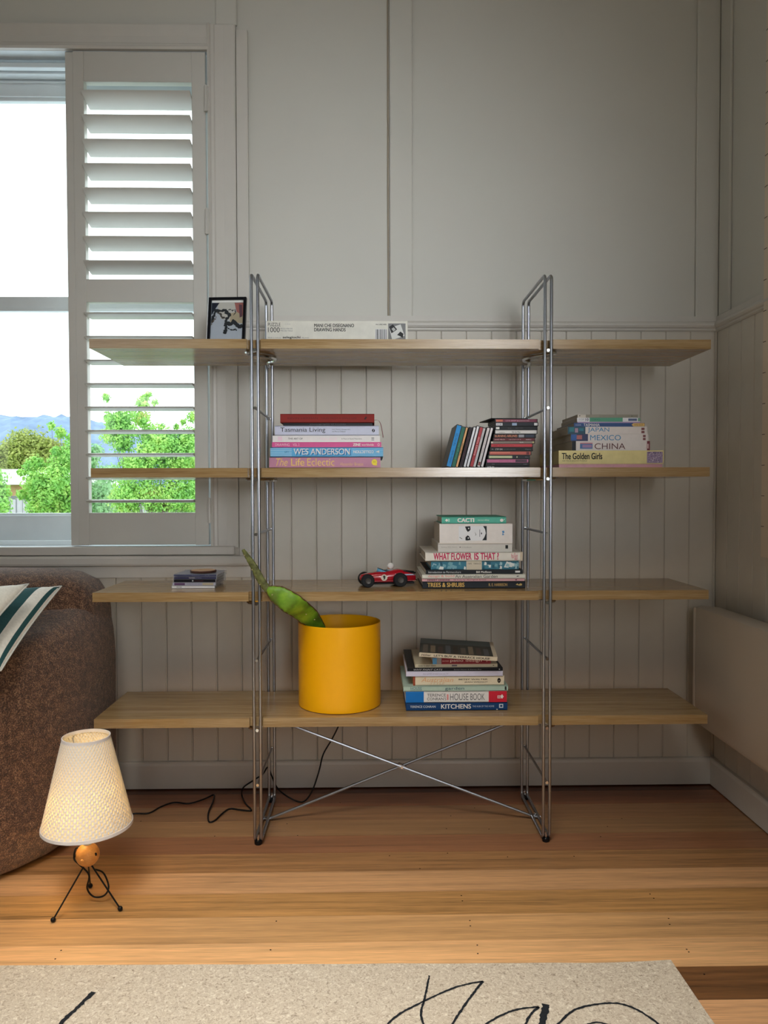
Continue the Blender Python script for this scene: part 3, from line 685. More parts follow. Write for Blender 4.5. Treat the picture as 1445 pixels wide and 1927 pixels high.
# leaning cases
lean = [ # bottom x0,x1 / top x0,x1 / top v ; colour
 ('leaning bright blue disc box at the left end of the row', (0, 142, 214), 120, 187, 250, 222, [('t', .1, .4, .3, .7, (10, 80, 140), 'chamber works'), ('t', .5, .8, .3, .7, (10, 80, 140), 'THE WALTZES')], (70, 74, 78)),
 ('leaning dark green disc case next to the blue box', (16, 106, 84), 190, 240, 315, 240, [('t', .2, .6, .3, .7, (90, 160, 130), 'moss garden')], (40, 60, 54)),
 ('leaning disc case with a pale orange spine', (228, 174, 112), 243, 271, 362, 243, [('t', .3, .6, .25, .75, (40, 30, 20), 'OH SO LOW', {'bold': .02})], (110, 96, 80)),
 ('leaning disc case with a very dark maroon spine', (46, 24, 34), 285, 327, 395, 248, [('t', .2, .75, .3, .7, (120, 50, 60), 'at the opera house')], (40, 34, 40)),
 ('first leaning white disc case, right of the dark maroon one', (232, 234, 236), 335, 366, 460, 240, [('t', .2, .35, .3, .7, (60, 60, 60), 'ECHO')], (90, 92, 96)),
 ('tallest leaning white disc case, immediately left of the red one', (240, 240, 240), 375, 407, 505, 225, [], (90, 92, 96)),
 ('leaning disc case with a red spine among the white ones', (176, 46, 54), 412, 456, 540, 243, [('t', .3, .75, .3, .7, (236, 200, 200), 'ROMANCE TODAY')], (110, 90, 92)),
 ('leaning pale grey disc case immediately right of the red one', (214, 210, 210), 458, 490, 583, 250, [('t', .2, .8, .35, .65, (150, 140, 140), 'quiet evenings')], (90, 92, 96)),
 ('leaning pale disc case with a dark red block at its foot', (216, 210, 208), 505, 542, 628, 248, [('r', .05, .14, .15, .85, (120, 40, 40)), ('t', .35, .8, .35, .65, (170, 150, 150), 'songs of the sea')], (90, 92, 96)),
 ('rightmost leaning white disc case resting against the disc stack', (228, 224, 224), 550, 582, 678, 248, [], (70, 72, 76)),
]
ang = 14.6
lx = at(820+118/6.568, 874, YD).x
stack_left = at(820+612/6.568, 870, YD).x
prevx = None
for lab, colr, xa, xb, xt, vt, dec, tray in lean:
    ua, ub = 820+xa/6.568, 820+(xb)/6.568
    a, b = at(ua, 874, YD), at(ub, 874, YD)
    T = (b.x-a.x)*cos(R_(ang))*1.0
    L = ((752-vt)/6.568)*YD/FPX/cos(R_(ang))*.985
    # local: case lies with spine length along x; rotate so that local +x points up, leaning right
    # local +x -> world (sin ang, 0, cos ang); local +z(thickness) -> world (-cos ang,0, sin ang)
    th = -(pi/2-R_(ang))
    # bottom edge: local x=-L/2 ; thickness z 0..T  (z=0 is the right hand face); lowest corner is x=-L/2,z=0
    cx = b.x + sin(R_(ang))*L/2; cz = ZS[1]+.0008 + cos(R_(ang))*L/2
    cd((cx, YD+RND.uniform(-.003, .003), cz), (0, th, 0), lab, colr, T, dec, L=L, D=.142 if xa > 150 else .145, tray=tray)

# --- stack C: puzzle box and travel guides (second shelf right)
def fr(x0, x1, xs): return [(x-x0)/(x1-x0) for x in xs]
YG = 2.262
def lidbox(name, label, u0, u1, vt, vm, vb, y, z, D, lidc, basec, decos, cat='puzzle box', lid_ratio=None):
    a, b = at(u0, 860, y), at(u1, 860, y); L = b.x-a.x; T = (vb-vt)*y/FPX; Tb = (vb-vm)*y/FPX
    root = empty(name, ((a.x+b.x)/2, y, z), (0, 0, 0), label, cat); hl = L/2
    MB().box(-hl+.0015, hl-.003, .0015, D-.0015, 0, T-.002, .0006).go('base', paint(basec, .5), root, label='pink base tray' if basec[0] > 180 and basec[1] < 170 else None)
    MB().box(-hl, hl, 0, D, max(.0004, Tb), T, .0006).go('lid', paint(lidc, .45), root)
    lay = -.0003
    for d in decos:
        if d[0] == 'r': put_poly([(-hl+L*d[1], T*d[3]), (-hl+L*d[2], T*d[3]), (-hl+L*d[2], T*d[4]), (-hl+L*d[1], T*d[4])], root, d[5], lay, 'printed_panel')
        elif d[0] == 'p': put_poly([(-hl+L*s, T*t) for s, t in d[2]], root, d[1], lay-.0001)
        else: put_text(d[6], root, d[5], -hl+L*d[1], -hl+L*d[2], T*d[3], T*d[4], lay-.0002, **(d[7] if len(d) > 7 else {}))
        lay -= .00003
    return root, T, L
rnd = random.Random(4)
mos = [('r', .84, .99, .26, .93, (150, 130, 160))]
for i in range(90):
    s, t = rnd.uniform(.842, .976), rnd.uniform(.28, .86); w = rnd.uniform(.006, .012); mos.append(('p', rnd.choice([(96, 76, 110), (190, 170, 190), (120, 90, 120), (176, 150, 170), (210, 195, 205), (70, 60, 90)]), [(s, t), (s+w*.8, t+.01), (s+w, t+.06), (s+.002, t+.05)]))
_, TG, _ = lidbox('puzzle_box', 'pale yellow puzzle box with a pink base under the travel guides on the second shelf', 1051, 1248.7, 845.2, 870.8, 877.3, YG, ZS[1]+.0004, .25, (218, 202, 140), (206, 152, 162),
   [('t', .03, .415, .48, .86, (30, 30, 28), 'The Golden Girls', {'bold': .025}), ('t', .035, .27, .34, .43, (90, 84, 60), '500 PIECE JIGSAW PUZZLE')] + mos)
SCk = {'z': ZS[1]+TG+.0008, 'v': 820}
WG = (214, 206, 202)
def px(x): return 1020+x/5.78
b1 = fr(325, 1172, (325, 368, 412, 548, 570, 905, 1140))
book(SCk, 'travel_guide', 'book', 'thick white travel guide with maroon capitals resting directly on the yellow puzzle box', px(325), px(1172), 18, YG+.006, WG,
     [('r', 0, b1[1], 0, 1, (24, 28, 36)), ('r', b1[2], b1[3], .18, .82, (70, 110, 160)), ('r', b1[2]+.03, b1[3]-.01, .3, .6, (150, 120, 160)), ('r', b1[2], b1[3], .7, .82, (190, 120, 130)), ('t', b1[4], b1[5], .14, .76, (96, 60, 60), 'CHINA'), ('r', b1[6], 1, 0, 1, (110, 40, 52)), ('r', .955, .985, .2, .7, (190, 160, 160))], .235, hard=False)
b1 = fr(312, 1155, (312, 375, 498, 522, 855))
book(SCk, 'travel_guide', 'book', 'white travel guide with blue capitals and a blue and red end above the thickest guide', px(312), px(1155), 13.2, YG+.008, WG,
     [('r', 0, b1[2], 0, 1, (40, 50, 90)), ('r', 0, b1[1], .1, .95, (40, 90, 160)), ('r', b1[1], b1[1]+.07, .25, .85, (170, 100, 100)), ('t', b1[3], b1[4], .1, .86, (60, 130, 176), 'MEXICO'), ('r', .93, .965, .12, .45, (120, 70, 70)), ('r', .93, .965, .55, .88, (120, 70, 70))], .23, hard=False)
b1 = fr(278, 1143, (278, 470, 495, 728))
book(SCk, 'travel_guide', 'book', 'white travel guide with blue capitals and a teal patterned end under the dark blue guide', px(278), px(1143), 14, YG+.006, WG,
     [('r', 0, b1[1], 0, 1, (20, 70, 90)), ('r', .02, .08, .3, .9, (40, 120, 130)), ('r', .09, .13, .2, .8, (160, 130, 150)), ('r', .14, .2, .4, .8, (30, 110, 130)), ('t', b1[2], b1[3], .14, .88, (60, 130, 176), 'JAPAN'), ('r', .925, .965, .1, .42, (120, 70, 70)), ('r', .925, .965, .52, .86, (120, 70, 70))], .235, hard=False)
b1 = fr(345, 1117, (450, 625, 970, 992, 1108))
book(SCk, 'travel_guide', 'book', 'dark blue slim travel guide with a yellow arrow label at its right end', px(345), px(1117), 7.2, YG+.01, (22, 66, 124),
     [('t', b1[0], b1[1], .15, .85, WH, 'TASMANIA', {'bold': .01}), ('t', .02, .1, .35, .65, (190, 200, 220), 'roadside'), ('p', (216, 178, 108), [(b1[2], .5), (b1[3], .92), (.995, .92), (.995, .08), (b1[3], .08)]), ('t', b1[3]+.01, .975, .3, .7, (110, 80, 40), 'HAND BOOK')], .21, hard=False)
book(SCk, 'book', 'book', 'very thin pale purple booklet above the dark blue travel guide', px(385), px(1067), 2.2, YG+.012, (176, 150, 186), [], .19, hard=False)
b1 = fr(380, 1067, (383, 515, 540, 600, 875, 935, 1030))
book(SCk, 'travel_guide', 'book', 'green and white pocket guide second from the top of the travel stack', px(380), px(1067), 7.6, YG+.012, (222, 222, 226),
     [('r', b1[1], b1[4], 0, 1, (78, 150, 120)), ('t', .02, .11, .3, .75, (150, 150, 160), 'TOP'), ('t', .13, .18, .2, .85, (30, 50, 80), '10', {'bold': .02}), ('t', .22, .36, .3, .75, (50, 110, 90), 'TOKYO'), ('r', b1[5], b1[6], .2, .8, (80, 96, 130)), ('r', .96, 1, .1, .9, (110, 150, 130))], .19, hard=False)
book(SCk, 'book', 'book', 'taupe grey paperback on top of the travel guide stack', px(385), px(1040), 6, YG+.014, (136, 130, 116),
     [('r', 0, .135, 0, 1, (206, 198, 186)), ('d', .035, .6, .008, .18, BK), ('t', .22, .36, .4, .7, (170, 164, 150), 'a lone traveller'), ('d', .9, .5, .008, .16, (80, 78, 70))], .185, hard=False)

# --- stack D: garden books (third shelf)
SD = {'z': ZS[2]+.0004, 'v': 1080}
YP = 2.300
def qx(x): return 770+x/6.02
def FX(x0, x1): return lambda x: (x-x0)/(x1-x0)
f = FX(150, 1315)
book(SD, 'book', 'book', 'black hardback with gold title at the bottom of the stack beside the toy car', qx(150), qx(1315), 13.4, YP, (26, 32, 42),
     [('t', f(205), f(625), .2, .84, (214, 176, 96), 'TREES & SHRUBS', {'bold': .03}), ('t', f(900), f(1110), .3, .72, (200, 164, 100), 'R. E. HARRISON', {'bold': .02}), ('p', (200, 170, 100), [(f(1205), .5), (f(1225), .7), (f(1240), .5), (f(1255), .7), (f(1278), .62), (f(1275), .4), (f(1250), .35), (f(1230), .42)])], .26)
f = FX(145, 1305)
book(SD, 'book', 'book', 'very thin pale pink book directly on top of the black and gold book', qx(145), qx(1305), 5.0, YP+.002, (222, 168, 172),
     [('t', f(205), f(460), .25, .8, (96, 30, 44), 'DESERT DESIGNS', {'bold': .03}), ('t', f(500), f(870), .25, .78, (96, 30, 44), '26 knits by Aboriginal Artists', {'bold': .01}), ('r', f(1200), f(1220), .3, .7, (96, 30, 44))], .25, hard=False)
f = FX(145, 1313)
book(SD, 'book', 'book', 'cream white slim hardback with salmon and black title above the thin pink book', qx(145), qx(1313), 8.6, YP, (226, 224, 212),
     [('t', f(212), f(508), .22, .84, (222, 126, 112), 'design & build'), ('t', f(520), f(1000), .22, .84, (40, 46, 46), 'An Australian Garden'), ('p', BK, [(f(1210), .5), (f(1230), .62), (f(1250), .55), (f(1225), .4)])], .25)
f = FX(187, 1285)
book(SD, 'book', 'book', 'black paperback with small white lettering under the teal patterned book', qx(187), qx(1285), 8.2, YP+.002, (16, 22, 30),
     [('t', f(218), f(585), .25, .72, (206, 210, 214), 'Introduction to Permaculture'), ('t', f(758), f(930), .25, .72, WH, 'Bill Mollison', {'bold': .02}), ('r', f(1200), f(1255), .3, .75, (226, 226, 226))], .27, hard=False)
rnd = random.Random(11)
te = []
f = FX(247, 1240)
for i in range(60):
    s = rnd.uniform(0, .98)
    if .4 < s+.02 and s < .58: continue
    t = rnd.uniform(.05, .6); w = rnd.uniform(.02, .06); te.append(('p', rnd.choice([(220, 228, 226), (60, 130, 150), (20, 90, 112), (150, 190, 200), (110, 165, 180)]), [(s, t), (min(1, s+w*.9), max(0, t-.05)), (min(1, s+w), t+.25), (s+w*.3, min(1, t+.36))]))
te += [('r', f(645), f(820), 0, 1, (206, 196, 176)), ('t', f(660), f(705), .6, .78, (80, 70, 60), 'TAFE'), ('t', f(725), f(808), .6, .78, (80, 70, 60), 'TERRACE')]
book(SD, 'book', 'book', 'teal and white illustrated book with a cream block in the middle of its spine', qx(247), qx(1240), 16.8, YP+.004, (46, 120, 144), te, .22)
f = FX(182, 1285)
book(SD, 'book', 'book', 'white hardback with tall crimson capitals halfway up the garden book stack', qx(182), qx(1285), 17.2, YP-.002, (228, 224, 214),
     [('t', f(275), f(705), .14, .92, (196, 40, 92), 'WHAT FLOWER', {'bold': .03}), ('t', f(735), f(785), .14, .92, (196, 40, 92), 'IS', {'bold': .03}), ('t', f(805), f(1012), .14, .92, (196, 40, 92), 'THAT ?', {'bold': .03}), ('t', f(1155), f(1185), .3, .8, (206, 80, 110), 'Paul'), ('t', f(1192), f(1226), .12, .9, (206, 80, 110), 'Bush'), ('r', f(1255), 1, 0, 1, (206, 192, 168))], .27)
f = FX(325, 1165)
book(SD, 'book', 'book', 'plain off-white paperback under the thick book with a printed face', qx(325), qx(1165), 17, YP+.004, (204, 200, 194),
     [('r', 0, 1, .86, .92, (120, 116, 108)), ('r', 0, 1, .92, 1, (232, 226, 214)), ('t', f(365), f(540), .45, .6, (150, 146, 140), 'Building With Nature'), ('d', f(575), .53, .006, .06, (50, 46, 44)), ('t', f(590), f(705), .45, .6, (150, 146, 140), 'A Handbook'), ('r', f(1088), f(1118), .35, .75, (30, 30, 32))], .24, hard=False)
f = FX(343, 1168)
dk = (20, 26, 34)
book(SD, 'book', 'book', 'very thick off-white book with a black and white printed face lying sideways', qx(343), qx(1168), 36.8, YP+.002, (226, 220, 216),
     [('r', f(560), f(880), .12, .88, (228, 230, 234)),
      ('p', dk, [(f(630), .86), (f(690), .88), (f(693), .7), (f(680), .62), (f(662), .58), (f(648), .66)]), ('d', f(672), .76, .008, .035, (228, 230, 234)),
      ('p', dk, [(f(636), .30), (f(660), .40), (f(676), .36), (f(696), .16), (f(660), .13), (f(636), .14)]), ('d', f(668), .26, .008, .035, (228, 230, 234)),
      ('p', dk, [(f(566), .30), (f(572), .31), (f(600), .22), (f(596), .20)]),
      ('p', dk, [(f(740), .58), (f(752), .50), (f(758), .42), (f(746), .39), (f(752), .45)]),
      ('p', (96, 104, 114), [(f(795), .70), (f(801), .70), (f(801), .32), (f(795), .32)]), ('p', dk, [(f(812), .56), (f(824), .52), (f(820), .44), (f(812), .46)]),
      ('p', dk, [(f(835), .88), (f(876), .88), (f(876), .14), (f(825), .14), (f(850), .30), (f(866), .50), (f(858), .70)]),
      ('p', (80, 140, 196), [(f(1048), .62), (f(1070), .64), (f(1078), .54), (f(1060), .50), (f(1075), .42), (f(1050), .40), (f(1056), .52)])], .20, hard=False)
f = FX(368, 1097)
book(SD, 'book', 'book', 'small teal green hardback with bold white title on top of the garden book stack', qx(368), qx(1097), 13.4, YP+.006, (72, 176, 152),
     [('t', f(545), f(735), .22, .80, WH, 'CACTI', {'bold': .05}), ('t', f(775), f(905), .38, .62, (220, 240, 234), 'marcus abbey'), ('p', WH, [(f(405), .5), (f(425), .72), (f(440), .5), (f(425), .28)]), ('r', f(440), f(458), .28, .72, (150, 216, 200)), ('d', f(1046), .48, .026, .22, WH), ('d', f(1075), .6, .006, .08, WH)], .19)

# --- stack E: interiors books (bottom shelf)
SE = {'z': ZS[3]+.0004, 'v': 1290}
YE = 2.300
def ex(x): return 740+x/6.02
f = FX(145, 1293)
book(SE, 'book', 'book', 'dark blue hardback with white capitals at the bottom of the stack on the lowest shelf', ex(145), ex(1293), 16, YE, (8, 60, 112),
     [('t', f(190), f(478), .35, .62, (214, 222, 232), 'TERENCE CONRAN', {'bold': .01}), ('t', f(540), f(880), .22, .78, WH, 'KITCHENS', {'bold': .02}), ('t', f(895), f(1142), .38, .6, (190, 204, 222), 'THE HUB OF THE HOME'), ('r', f(1198), f(1245), .28, .76, (210, 216, 224)), ('d', f(1222), .52, .012, .14, (8, 60, 112)), ('d', f(1175), .1, .008, .06, WH)], .26)
f = FX(140, 1285)
book(SE, 'book', 'book', 'thick white hardback with a blue left end and a red right end', ex(140), ex(1285), 21.4, YE-.002, (226, 224, 224),
     [('r', 0, f(345), 0, 1, (0, 112, 196)), ('r', f(1080), 1, 0, 1, (200, 26, 52)), ('t', f(382), f(594), .54, .80, (80, 80, 84), 'TERENCE'), ('t', f(382), f(598), .2, .46, (80, 80, 84), "CONRAN'S"), ('r', f(606), f(624), .22, .74, (222, 140, 140)), ('t', f(642), f(850), .2, .8, (110, 110, 114), 'HOUSE', {}), ('t', f(872), f(1035), .2, .8, (110, 110, 114), 'BOOK', {}),
      ('t', f(1180), f(1225), .34, .6, WH, 'ED', {'bold': .02}), ('p', WH, [(f(1210), .5), (f(1232), .72), (f(1250), .5), (f(1232), .3)])], .25)
f = FX(115, 1300)
book(SE, 'book', 'book', 'pale mint green slim hardback, the widest book of the lowest stack', ex(115), ex(1300), 10.6, YE-.002, (172, 196, 184),
     [('t', f(195), f(322), .38, .80, (70, 110, 130), 'HOUSE'), ('r', f(192), f(325), .24, .3, (70, 110, 130)), ('t', f(585), f(802), .12, .80, (56, 88, 104), 'garden', {}), ('r', f(1262), f(1282), .18, .82, (50, 60, 60))], .27)
f = FX(225, 1255)
book(SE, 'book', 'book', 'cream hardback with peach italic title and a rust brown left end', ex(225), ex(1255), 18.4, YE+.002, (218, 208, 184),
     [('r', 0, f(248), 0, 1, (150, 66, 40)), ('t', f(315), f(680), .38, .84, (216, 166, 122), 'Australian', {'shear': .3}), ('t', f(412), f(588), .12, .36, (206, 176, 140), 'STYLE', {'shear': .3}), ('t', f(740), f(1068), .56, .70, (60, 52, 44), 'BETSY WALTER', {'bold': .01}), ('t', f(804), f(1070), .26, .40, (60, 52, 44), 'JEAN WRIGHT', {'bold': .01}), ('d', f(1197), .5, .019, .26, (20, 20, 22)), ('p', (218, 208, 184), [(f(1185), .5), (f(1192), .4), (f(1200), .5), (f(1208), .4), (f(1204), .52), (f(1196), .44)])], .24)
f = FX(145, 1240)
book(SE, 'book', 'book', 'plain lavender white book under the thin black one', ex(145), ex(1240), 9.4, YE-.002, (204, 204, 228),
     [('t', f(335), f(620), .4, .6, (110, 110, 140), 'the world of interiors no. 21')], .25, hard=False)
f = FX(160, 1240)
book(SE, 'book', 'book', 'thin wide black book with spaced white italics in the upper part of the lowest stack', ex(160), ex(1240), 6.0, YE, (18, 20, 28),
     [('t', f(232), f(556), .25, .75, (200, 200, 206), 'WHY PAINT CATS', {'shear': .3}), ('t', f(685), f(995), .3, .68, (140, 140, 146), 'Burton Hoover & Shannon Blue', {'shear': .2}), ('r', f(1196), f(1206), .3, .7, (170, 170, 170))], .275, hard=False)
f = FX(247, 1180)
book(SE, 'magazine', 'magazine', 'cream coloured magazine between the thin black book and the dark red paperback', ex(247), ex(1180), 6.6, YE+.006, (196, 188, 164),
     [('t', f(285), f(480), .3, .8, (30, 30, 28), 'GUIDE TO GREAT DESIGN'), ('r', f(662), f(722), .3, .8, (110, 104, 110)), ('p', BK, [(f(1120), .6), (f(1140), .7), (f(1140), .4)])], .22, hard=False)
f = FX(445, 1105)
book(SE, 'book', 'book', 'dark red paperback with a light blue end, second from the top of the lowest stack', ex(445), ex(1105), 12.2, YE+.004, (130, 30, 42),
     [('r', 0, f(492), 0, 1, (84, 150, 200)), ('r', f(492), f(545), 0, 1, (140, 136, 136)), ('t', f(555), f(630), .4, .62, (214, 160, 160), 'sunset'), ('t', f(645), f(1000), .24, .84, (226, 196, 190), 'patio design', {'bold': .01}), ('r', f(1052), f(1066), .3, .7, (180, 110, 110))], .21, hard=False)
# top book, turned and tipped, with a printed street of houses on its cover
zt_ = SE['z']+.005
tbk = empty('book', ((at(787, 1228, 2.30).x+at(931, 1240, 2.30).x)/2, 2.262, zt_+.001), (R_(2.5), R_(2.6), R_(-5)), 'cream spined paperback with a dark photo cover lying crooked on top of the lowest stack', 'book')
Lb = .232; Tb = .0118; Db = .185; cm = paint((206, 194, 172), .45)
mb = MB(); mb.box(-Lb/2, Lb/2, 0, Db, 0, .0007); mb.box(-Lb/2, Lb/2, 0, .0012, .0007, Tb-.0007); mb.box(-Lb/2, Lb/2, 0, Db, Tb-.0007, Tb); mb.go('cover', cm, tbk)
MB().box(-Lb/2+.001, Lb/2-.001, .0013, Db-.001, .0007, Tb-.0007).go('page_block', M_PAPER, tbk)
def cover_rect(x0, x1, y0, y1, c, z=Tb+.0003):
    me = bpy.data.meshes.new('printed_panel'); me.from_pydata([(x0, y0, z), (x1, y0, z), (x1, y1, z), (x0, y1, z)], [], [(0, 1, 2, 3)]); link('printed_panel', me, paint(c, .3), tbk)
cover_rect(-Lb/2, Lb/2-.012, .004, Db, (66, 68, 66)); cover_rect(-Lb/2, Lb/2-.012, .12, Db, (72, 92, 94), Tb+.0004)
for i in range(9):
    cover_rect(-Lb/2+.01+i*.023, -Lb/2+.025+i*.023, .01+.004*(i % 2), .105-.01*(i % 3), [(96, 86, 74), (126, 112, 92), (70, 52, 48), (84, 90, 96), (60, 50, 46)][i % 5], Tb+.0005)
put_text('Hillier', tbk, (60, 52, 44), -Lb/2+.006, -Lb/2+.036, Tb*.2, Tb*.8, -.0004, shear=.3)
put_text("LET'S BUY A TERRACE HOUSE", tbk, (50, 44, 38), -Lb/2+.044, Lb/2-.022, Tb*.24, Tb*.76, -.0004, bold=.02)

# --- clear disc pile with coaster (third shelf, left)
def wx(x): return 300+x/9.63
pile = [('clear disc case with a white spine at the bottom of the small coaster pile', (226, 226, 226), (215, 1010, 507, 557), [('t', .12, .24, .3, .7, (80, 80, 80), 'MOTOR', {'bold': .02}), ('t', .3, .55, .4, .6, (190, 150, 150), 'night singles collection')], (190, 190, 190)),
 ('clear disc case with a purple, grey and cream spine in the small coaster pile', (170, 168, 186), (228, 1030, 448, 507), [('r', .05, .29, .14, .86, (98, 70, 104)), ('r', .69, .94, .14, .86, (178, 166, 140)), ('t', .33, .68, .35, .65, (60, 60, 70), 'nocturnes for piano')], (80, 60, 90)),
 ('disc case with a black spine in the middle of the small left pile', (14, 14, 24), (245, 1030, 390, 448), [('r', .44, .47, .3, .7, (200, 200, 200)), ('t', .5, .7, .35, .6, (120, 50, 50), 'ensemble')], (26, 26, 40)),
 ('disc case with a navy spine just below the top one of the small left pile', (46, 46, 80), (250, 1045, 345, 390), [('t', .36, .5, .35, .7, WH, 'THE MUSIC', {'bold': .02}), ('t', .51, .65, .35, .7, (150, 150, 180), 'of Vienna')], (40, 40, 70)),
 ('grey-navy disc case on top of the small left pile, directly under the wooden coaster', (62, 66, 96), (250, 1050, 300, 345), [('t', .42, .6, .35, .6, (150, 150, 170), 'Symphonies'), ('t', .72, .82, .35, .6, (150, 150, 170), 'no. 1-4')], (150, 156, 176))]
zc = ZS[2]+.0004; YCD = 2.330
for lab, colr, (xa, xb, va, vb), dec, tray in pile:
    a, b = at(wx(xa), 1095, YCD), at(wx(xb), 1095, YCD); T = (vb-va)/9.63*YCD/FPX
    cd(((a.x+b.x)/2, YCD+RND.uniform(-.002, .002), zc), (0, 0, R_(RND.uniform(-1.5, 1.5))), lab, colr, T-.0003, dec, L=b.x-a.x, tray=tray, clear=True)
    zc += T
cst = at(381.5, 1074, YCD+.05)
cs_ = empty('coaster', (cst.x, YCD+.055, zc+.0003), label='round wooden slice coaster with dark bark edge on the small disc pile', cat='coaster')
rr = []
n = 28; mb = MB()
mb.lathe([(.039, 0), (.0405, .003), (.0395, .0065)], (0, 0, 0), 28)
for v in mb.bm.verts: v.co.x *= 1+.03*sin(3*math.atan2(v.co.y, v.co.x)); 
mb.go('bark_rim', paint((74, 44, 32), .7, noise_amt=.3, scale=120), cs_, 'auto')
MB().lathe([(.037, .0064), (.037, .0072)], (0, 0, 0), 28).go('cut_face', paint((206, 170, 134), .6, noise_amt=.1, scale=60), cs_)

# ------------------------------------------------------------------ photo frame and white puzzle box on the top shelf
ypf = 2.33
a = at(396, 560, ypf+.03); b_ = at(460, 560, ypf+.03); 
zb_ = ZS[0]+.0008; ph = a.z-zb_; pw = .116
pfm = empty('photo_frame', ((at(389, 636, ypf).x+at(459, 636, ypf).x)/2, ypf, zb_+.0028), (R_(-11), 0, R_(-4)), 'small black photo frame standing on the left part of the top shelf', 'photo frame')
fw, fh, bt = pw/2, ph/cos(R_(11))-.001, .0085
mb = MB(); mb.box(-fw, -fw+bt, 0, .014, 0, fh, .0008); mb.box(fw-bt, fw, 0, .014, 0, fh, .0008); mb.box(-fw+bt, fw-bt, 0, .014, 0, bt, .0008); mb.box(-fw+bt, fw-bt, 0, .014, fh-bt, fh, .0008)
mb.go('border', paint((14, 16, 24), .3), pfm)
MB().box(-fw+bt, fw-bt, .006, .012, bt, fh-bt).go('backing', paint((150, 158, 168), .5), pfm)
x0, x1, z0_, z1_ = -fw+bt+.001, fw-bt-.001, bt, fh-bt
def PP(s, t): return (x0+(x1-x0)*s, z0_+(z1_-z0_)*t)
def pp(c, pts, y): put_poly([PP(s, 1-t) for s, t in pts], pfm, c, y, 'photo_print')
pp((226, 226, 222), [(0, 0), (1, 0), (1, .05), (0, .05)], .0058)
pp((168, 176, 186), [(0, .05), (1, .05), (1, 1), (0, 1)], .0058)
pp((184, 182, 174), [(.15, .05), (.75, .05), (.75, .5), (.3, .45)], .0056)
pp((34, 40, 56), [(0, .06), (.24, .06), (.12, .2), (.02, .34), (0, .34)], .0054)
pp((150, 92, 86), [(.72, .06), (1, .06), (1, .42), (.85, .42), (.78, .25)], .0054)
pp((164, 152, 126), [(.6, .32), (.8, .28), (1, .38), (1, .56), (.6, .54)], .0053)
pp((90, 60, 70), [(.86, .1), (.96, .12), (.98, .4), (.9, .42)], .0052)
rnd = random.Random(5)
def blobline(pts, w, c, y):
    for (s0, t0), (s1, t1) in zip(pts, pts[1:]):
        n = 4
        for i in range(n):
            s = s0+(s1-s0)*i/n+rnd.uniform(-.012, .012); t = t0+(t1-t0)*i/n+rnd.uniform(-.012, .012); r = w*rnd.uniform(.7, 1.3)
            pts_ = [(s+r*cos(2*pi*k/7)*rnd.uniform(.7, 1.2), t+r*.75*sin(2*pi*k/7)*rnd.uniform(.7, 1.2)) for k in range(7)]
            pp(c, [(max(0, min(1, p)), max(0.05, min(1, q_))) for p, q_ in pts_], y-.00002*rnd.random())
INK = (46, 50, 54)
blobline([(.02, .5), (.08, .36), (.14, .24), (.3, .25), (.44, .24), (.5, .3), (.58, .36), (.5, .45), (.45, .55), (.5, .65), (.46, .75), (.44, .8)], .05, INK, .0050)
blobline([(.5, .3), (.56, .22), (.66, .26), (.74, .24), (.76, .32), (.7, .36)], .018, INK, .0050)
blobline([(.5, .55), (.62, .58), (.72, .5), (.8, .58), (.9, .64), (1, .62)], .06, INK, .0049)
blobline([(.55, .68), (.66, .72), (.78, .7), (.84, .74)], .022, INK, .0049)
blobline([(.2, .3), (.3, .34), (.34, .42), (.42, .42)], .03, (70, 66, 62), .0048)
blobline([(.0, .6), (.04, .52), (.12, .46), (.16, .38)], .018, (90, 74, 60), .0048)
ez = MB().box(-.012, .012, 0, .002, -fh*.66, 0).go('easel_back', paint((20, 20, 24), .6), pfm); ez.location = (0, .0145, fh*.72); ez.rotation_euler = (R_(27), 0, 0)
MB().box(-fw-.0022, -fw-.0002, .002, .016, 0, fh, .0002).go('side_edge', paint((220, 222, 224), .3), pfm, label='pale left edge strip')

ypz = 2.285
a, b = at(501, 603.5, ypz), at(767, 605, ypz); zz = ZS[0]+.0004; TT = a.z-zz; vb_ = 637+3.5
pz = [('t', .012, .10, .74, .90, (40, 40, 44), 'PUZZLE'), ('t', .012, .094, .46, .69, (40, 40, 44), '1000'), ('t', .10, .185, .60, .66, (120, 120, 124), 'PEZZI-PIECES'), ('t', .10, .185, .50, .56, (120, 120, 124), 'PIECES-TEILE'), ('t', .13, .17, .82, .86, (170, 170, 170), 'cm 48x68'),
      ('t', .012, .105, .17, .23, (90, 90, 94), 'Made in Italy by'), ('t', .115, .24, .14, .28, (20, 20, 22), 'selegiochi', {'bold': .022}), ('t', .25, .30, .17, .23, (110, 110, 112), 'MILANO'),
      ('t', .338, .62, .70, .86, (28, 28, 30), 'MANI CHE DISEGNANO', {'bold': .016}), ('t', .338, .56, .50, .66, (28, 28, 30), 'DRAWING HANDS', {'bold': .016}),
      ('t', .775, .85, .80, .86, (50, 50, 52), 'M.C.ESCHER', {'bold': .02}), ('r', .770, .855, .12, .62, (214, 214, 214)), ('r', .862, .985, .04, .88, (120, 120, 120)),
      ('p', (212, 212, 208), [(.87, .66), (.95, .84), (.978, .3), (.89, .1)]),
      ('p', (48, 48, 50), [(.868, .72), (.895, .84), (.925, .6), (.905, .5), (.885, .42)]), ('p', (40, 40, 42), [(.925, .34), (.948, .5), (.97, .4), (.965, .2), (.945, .28)]), ('p', (180, 180, 178), [(.885, .62), (.9, .7), (.915, .6), (.9, .5)])]
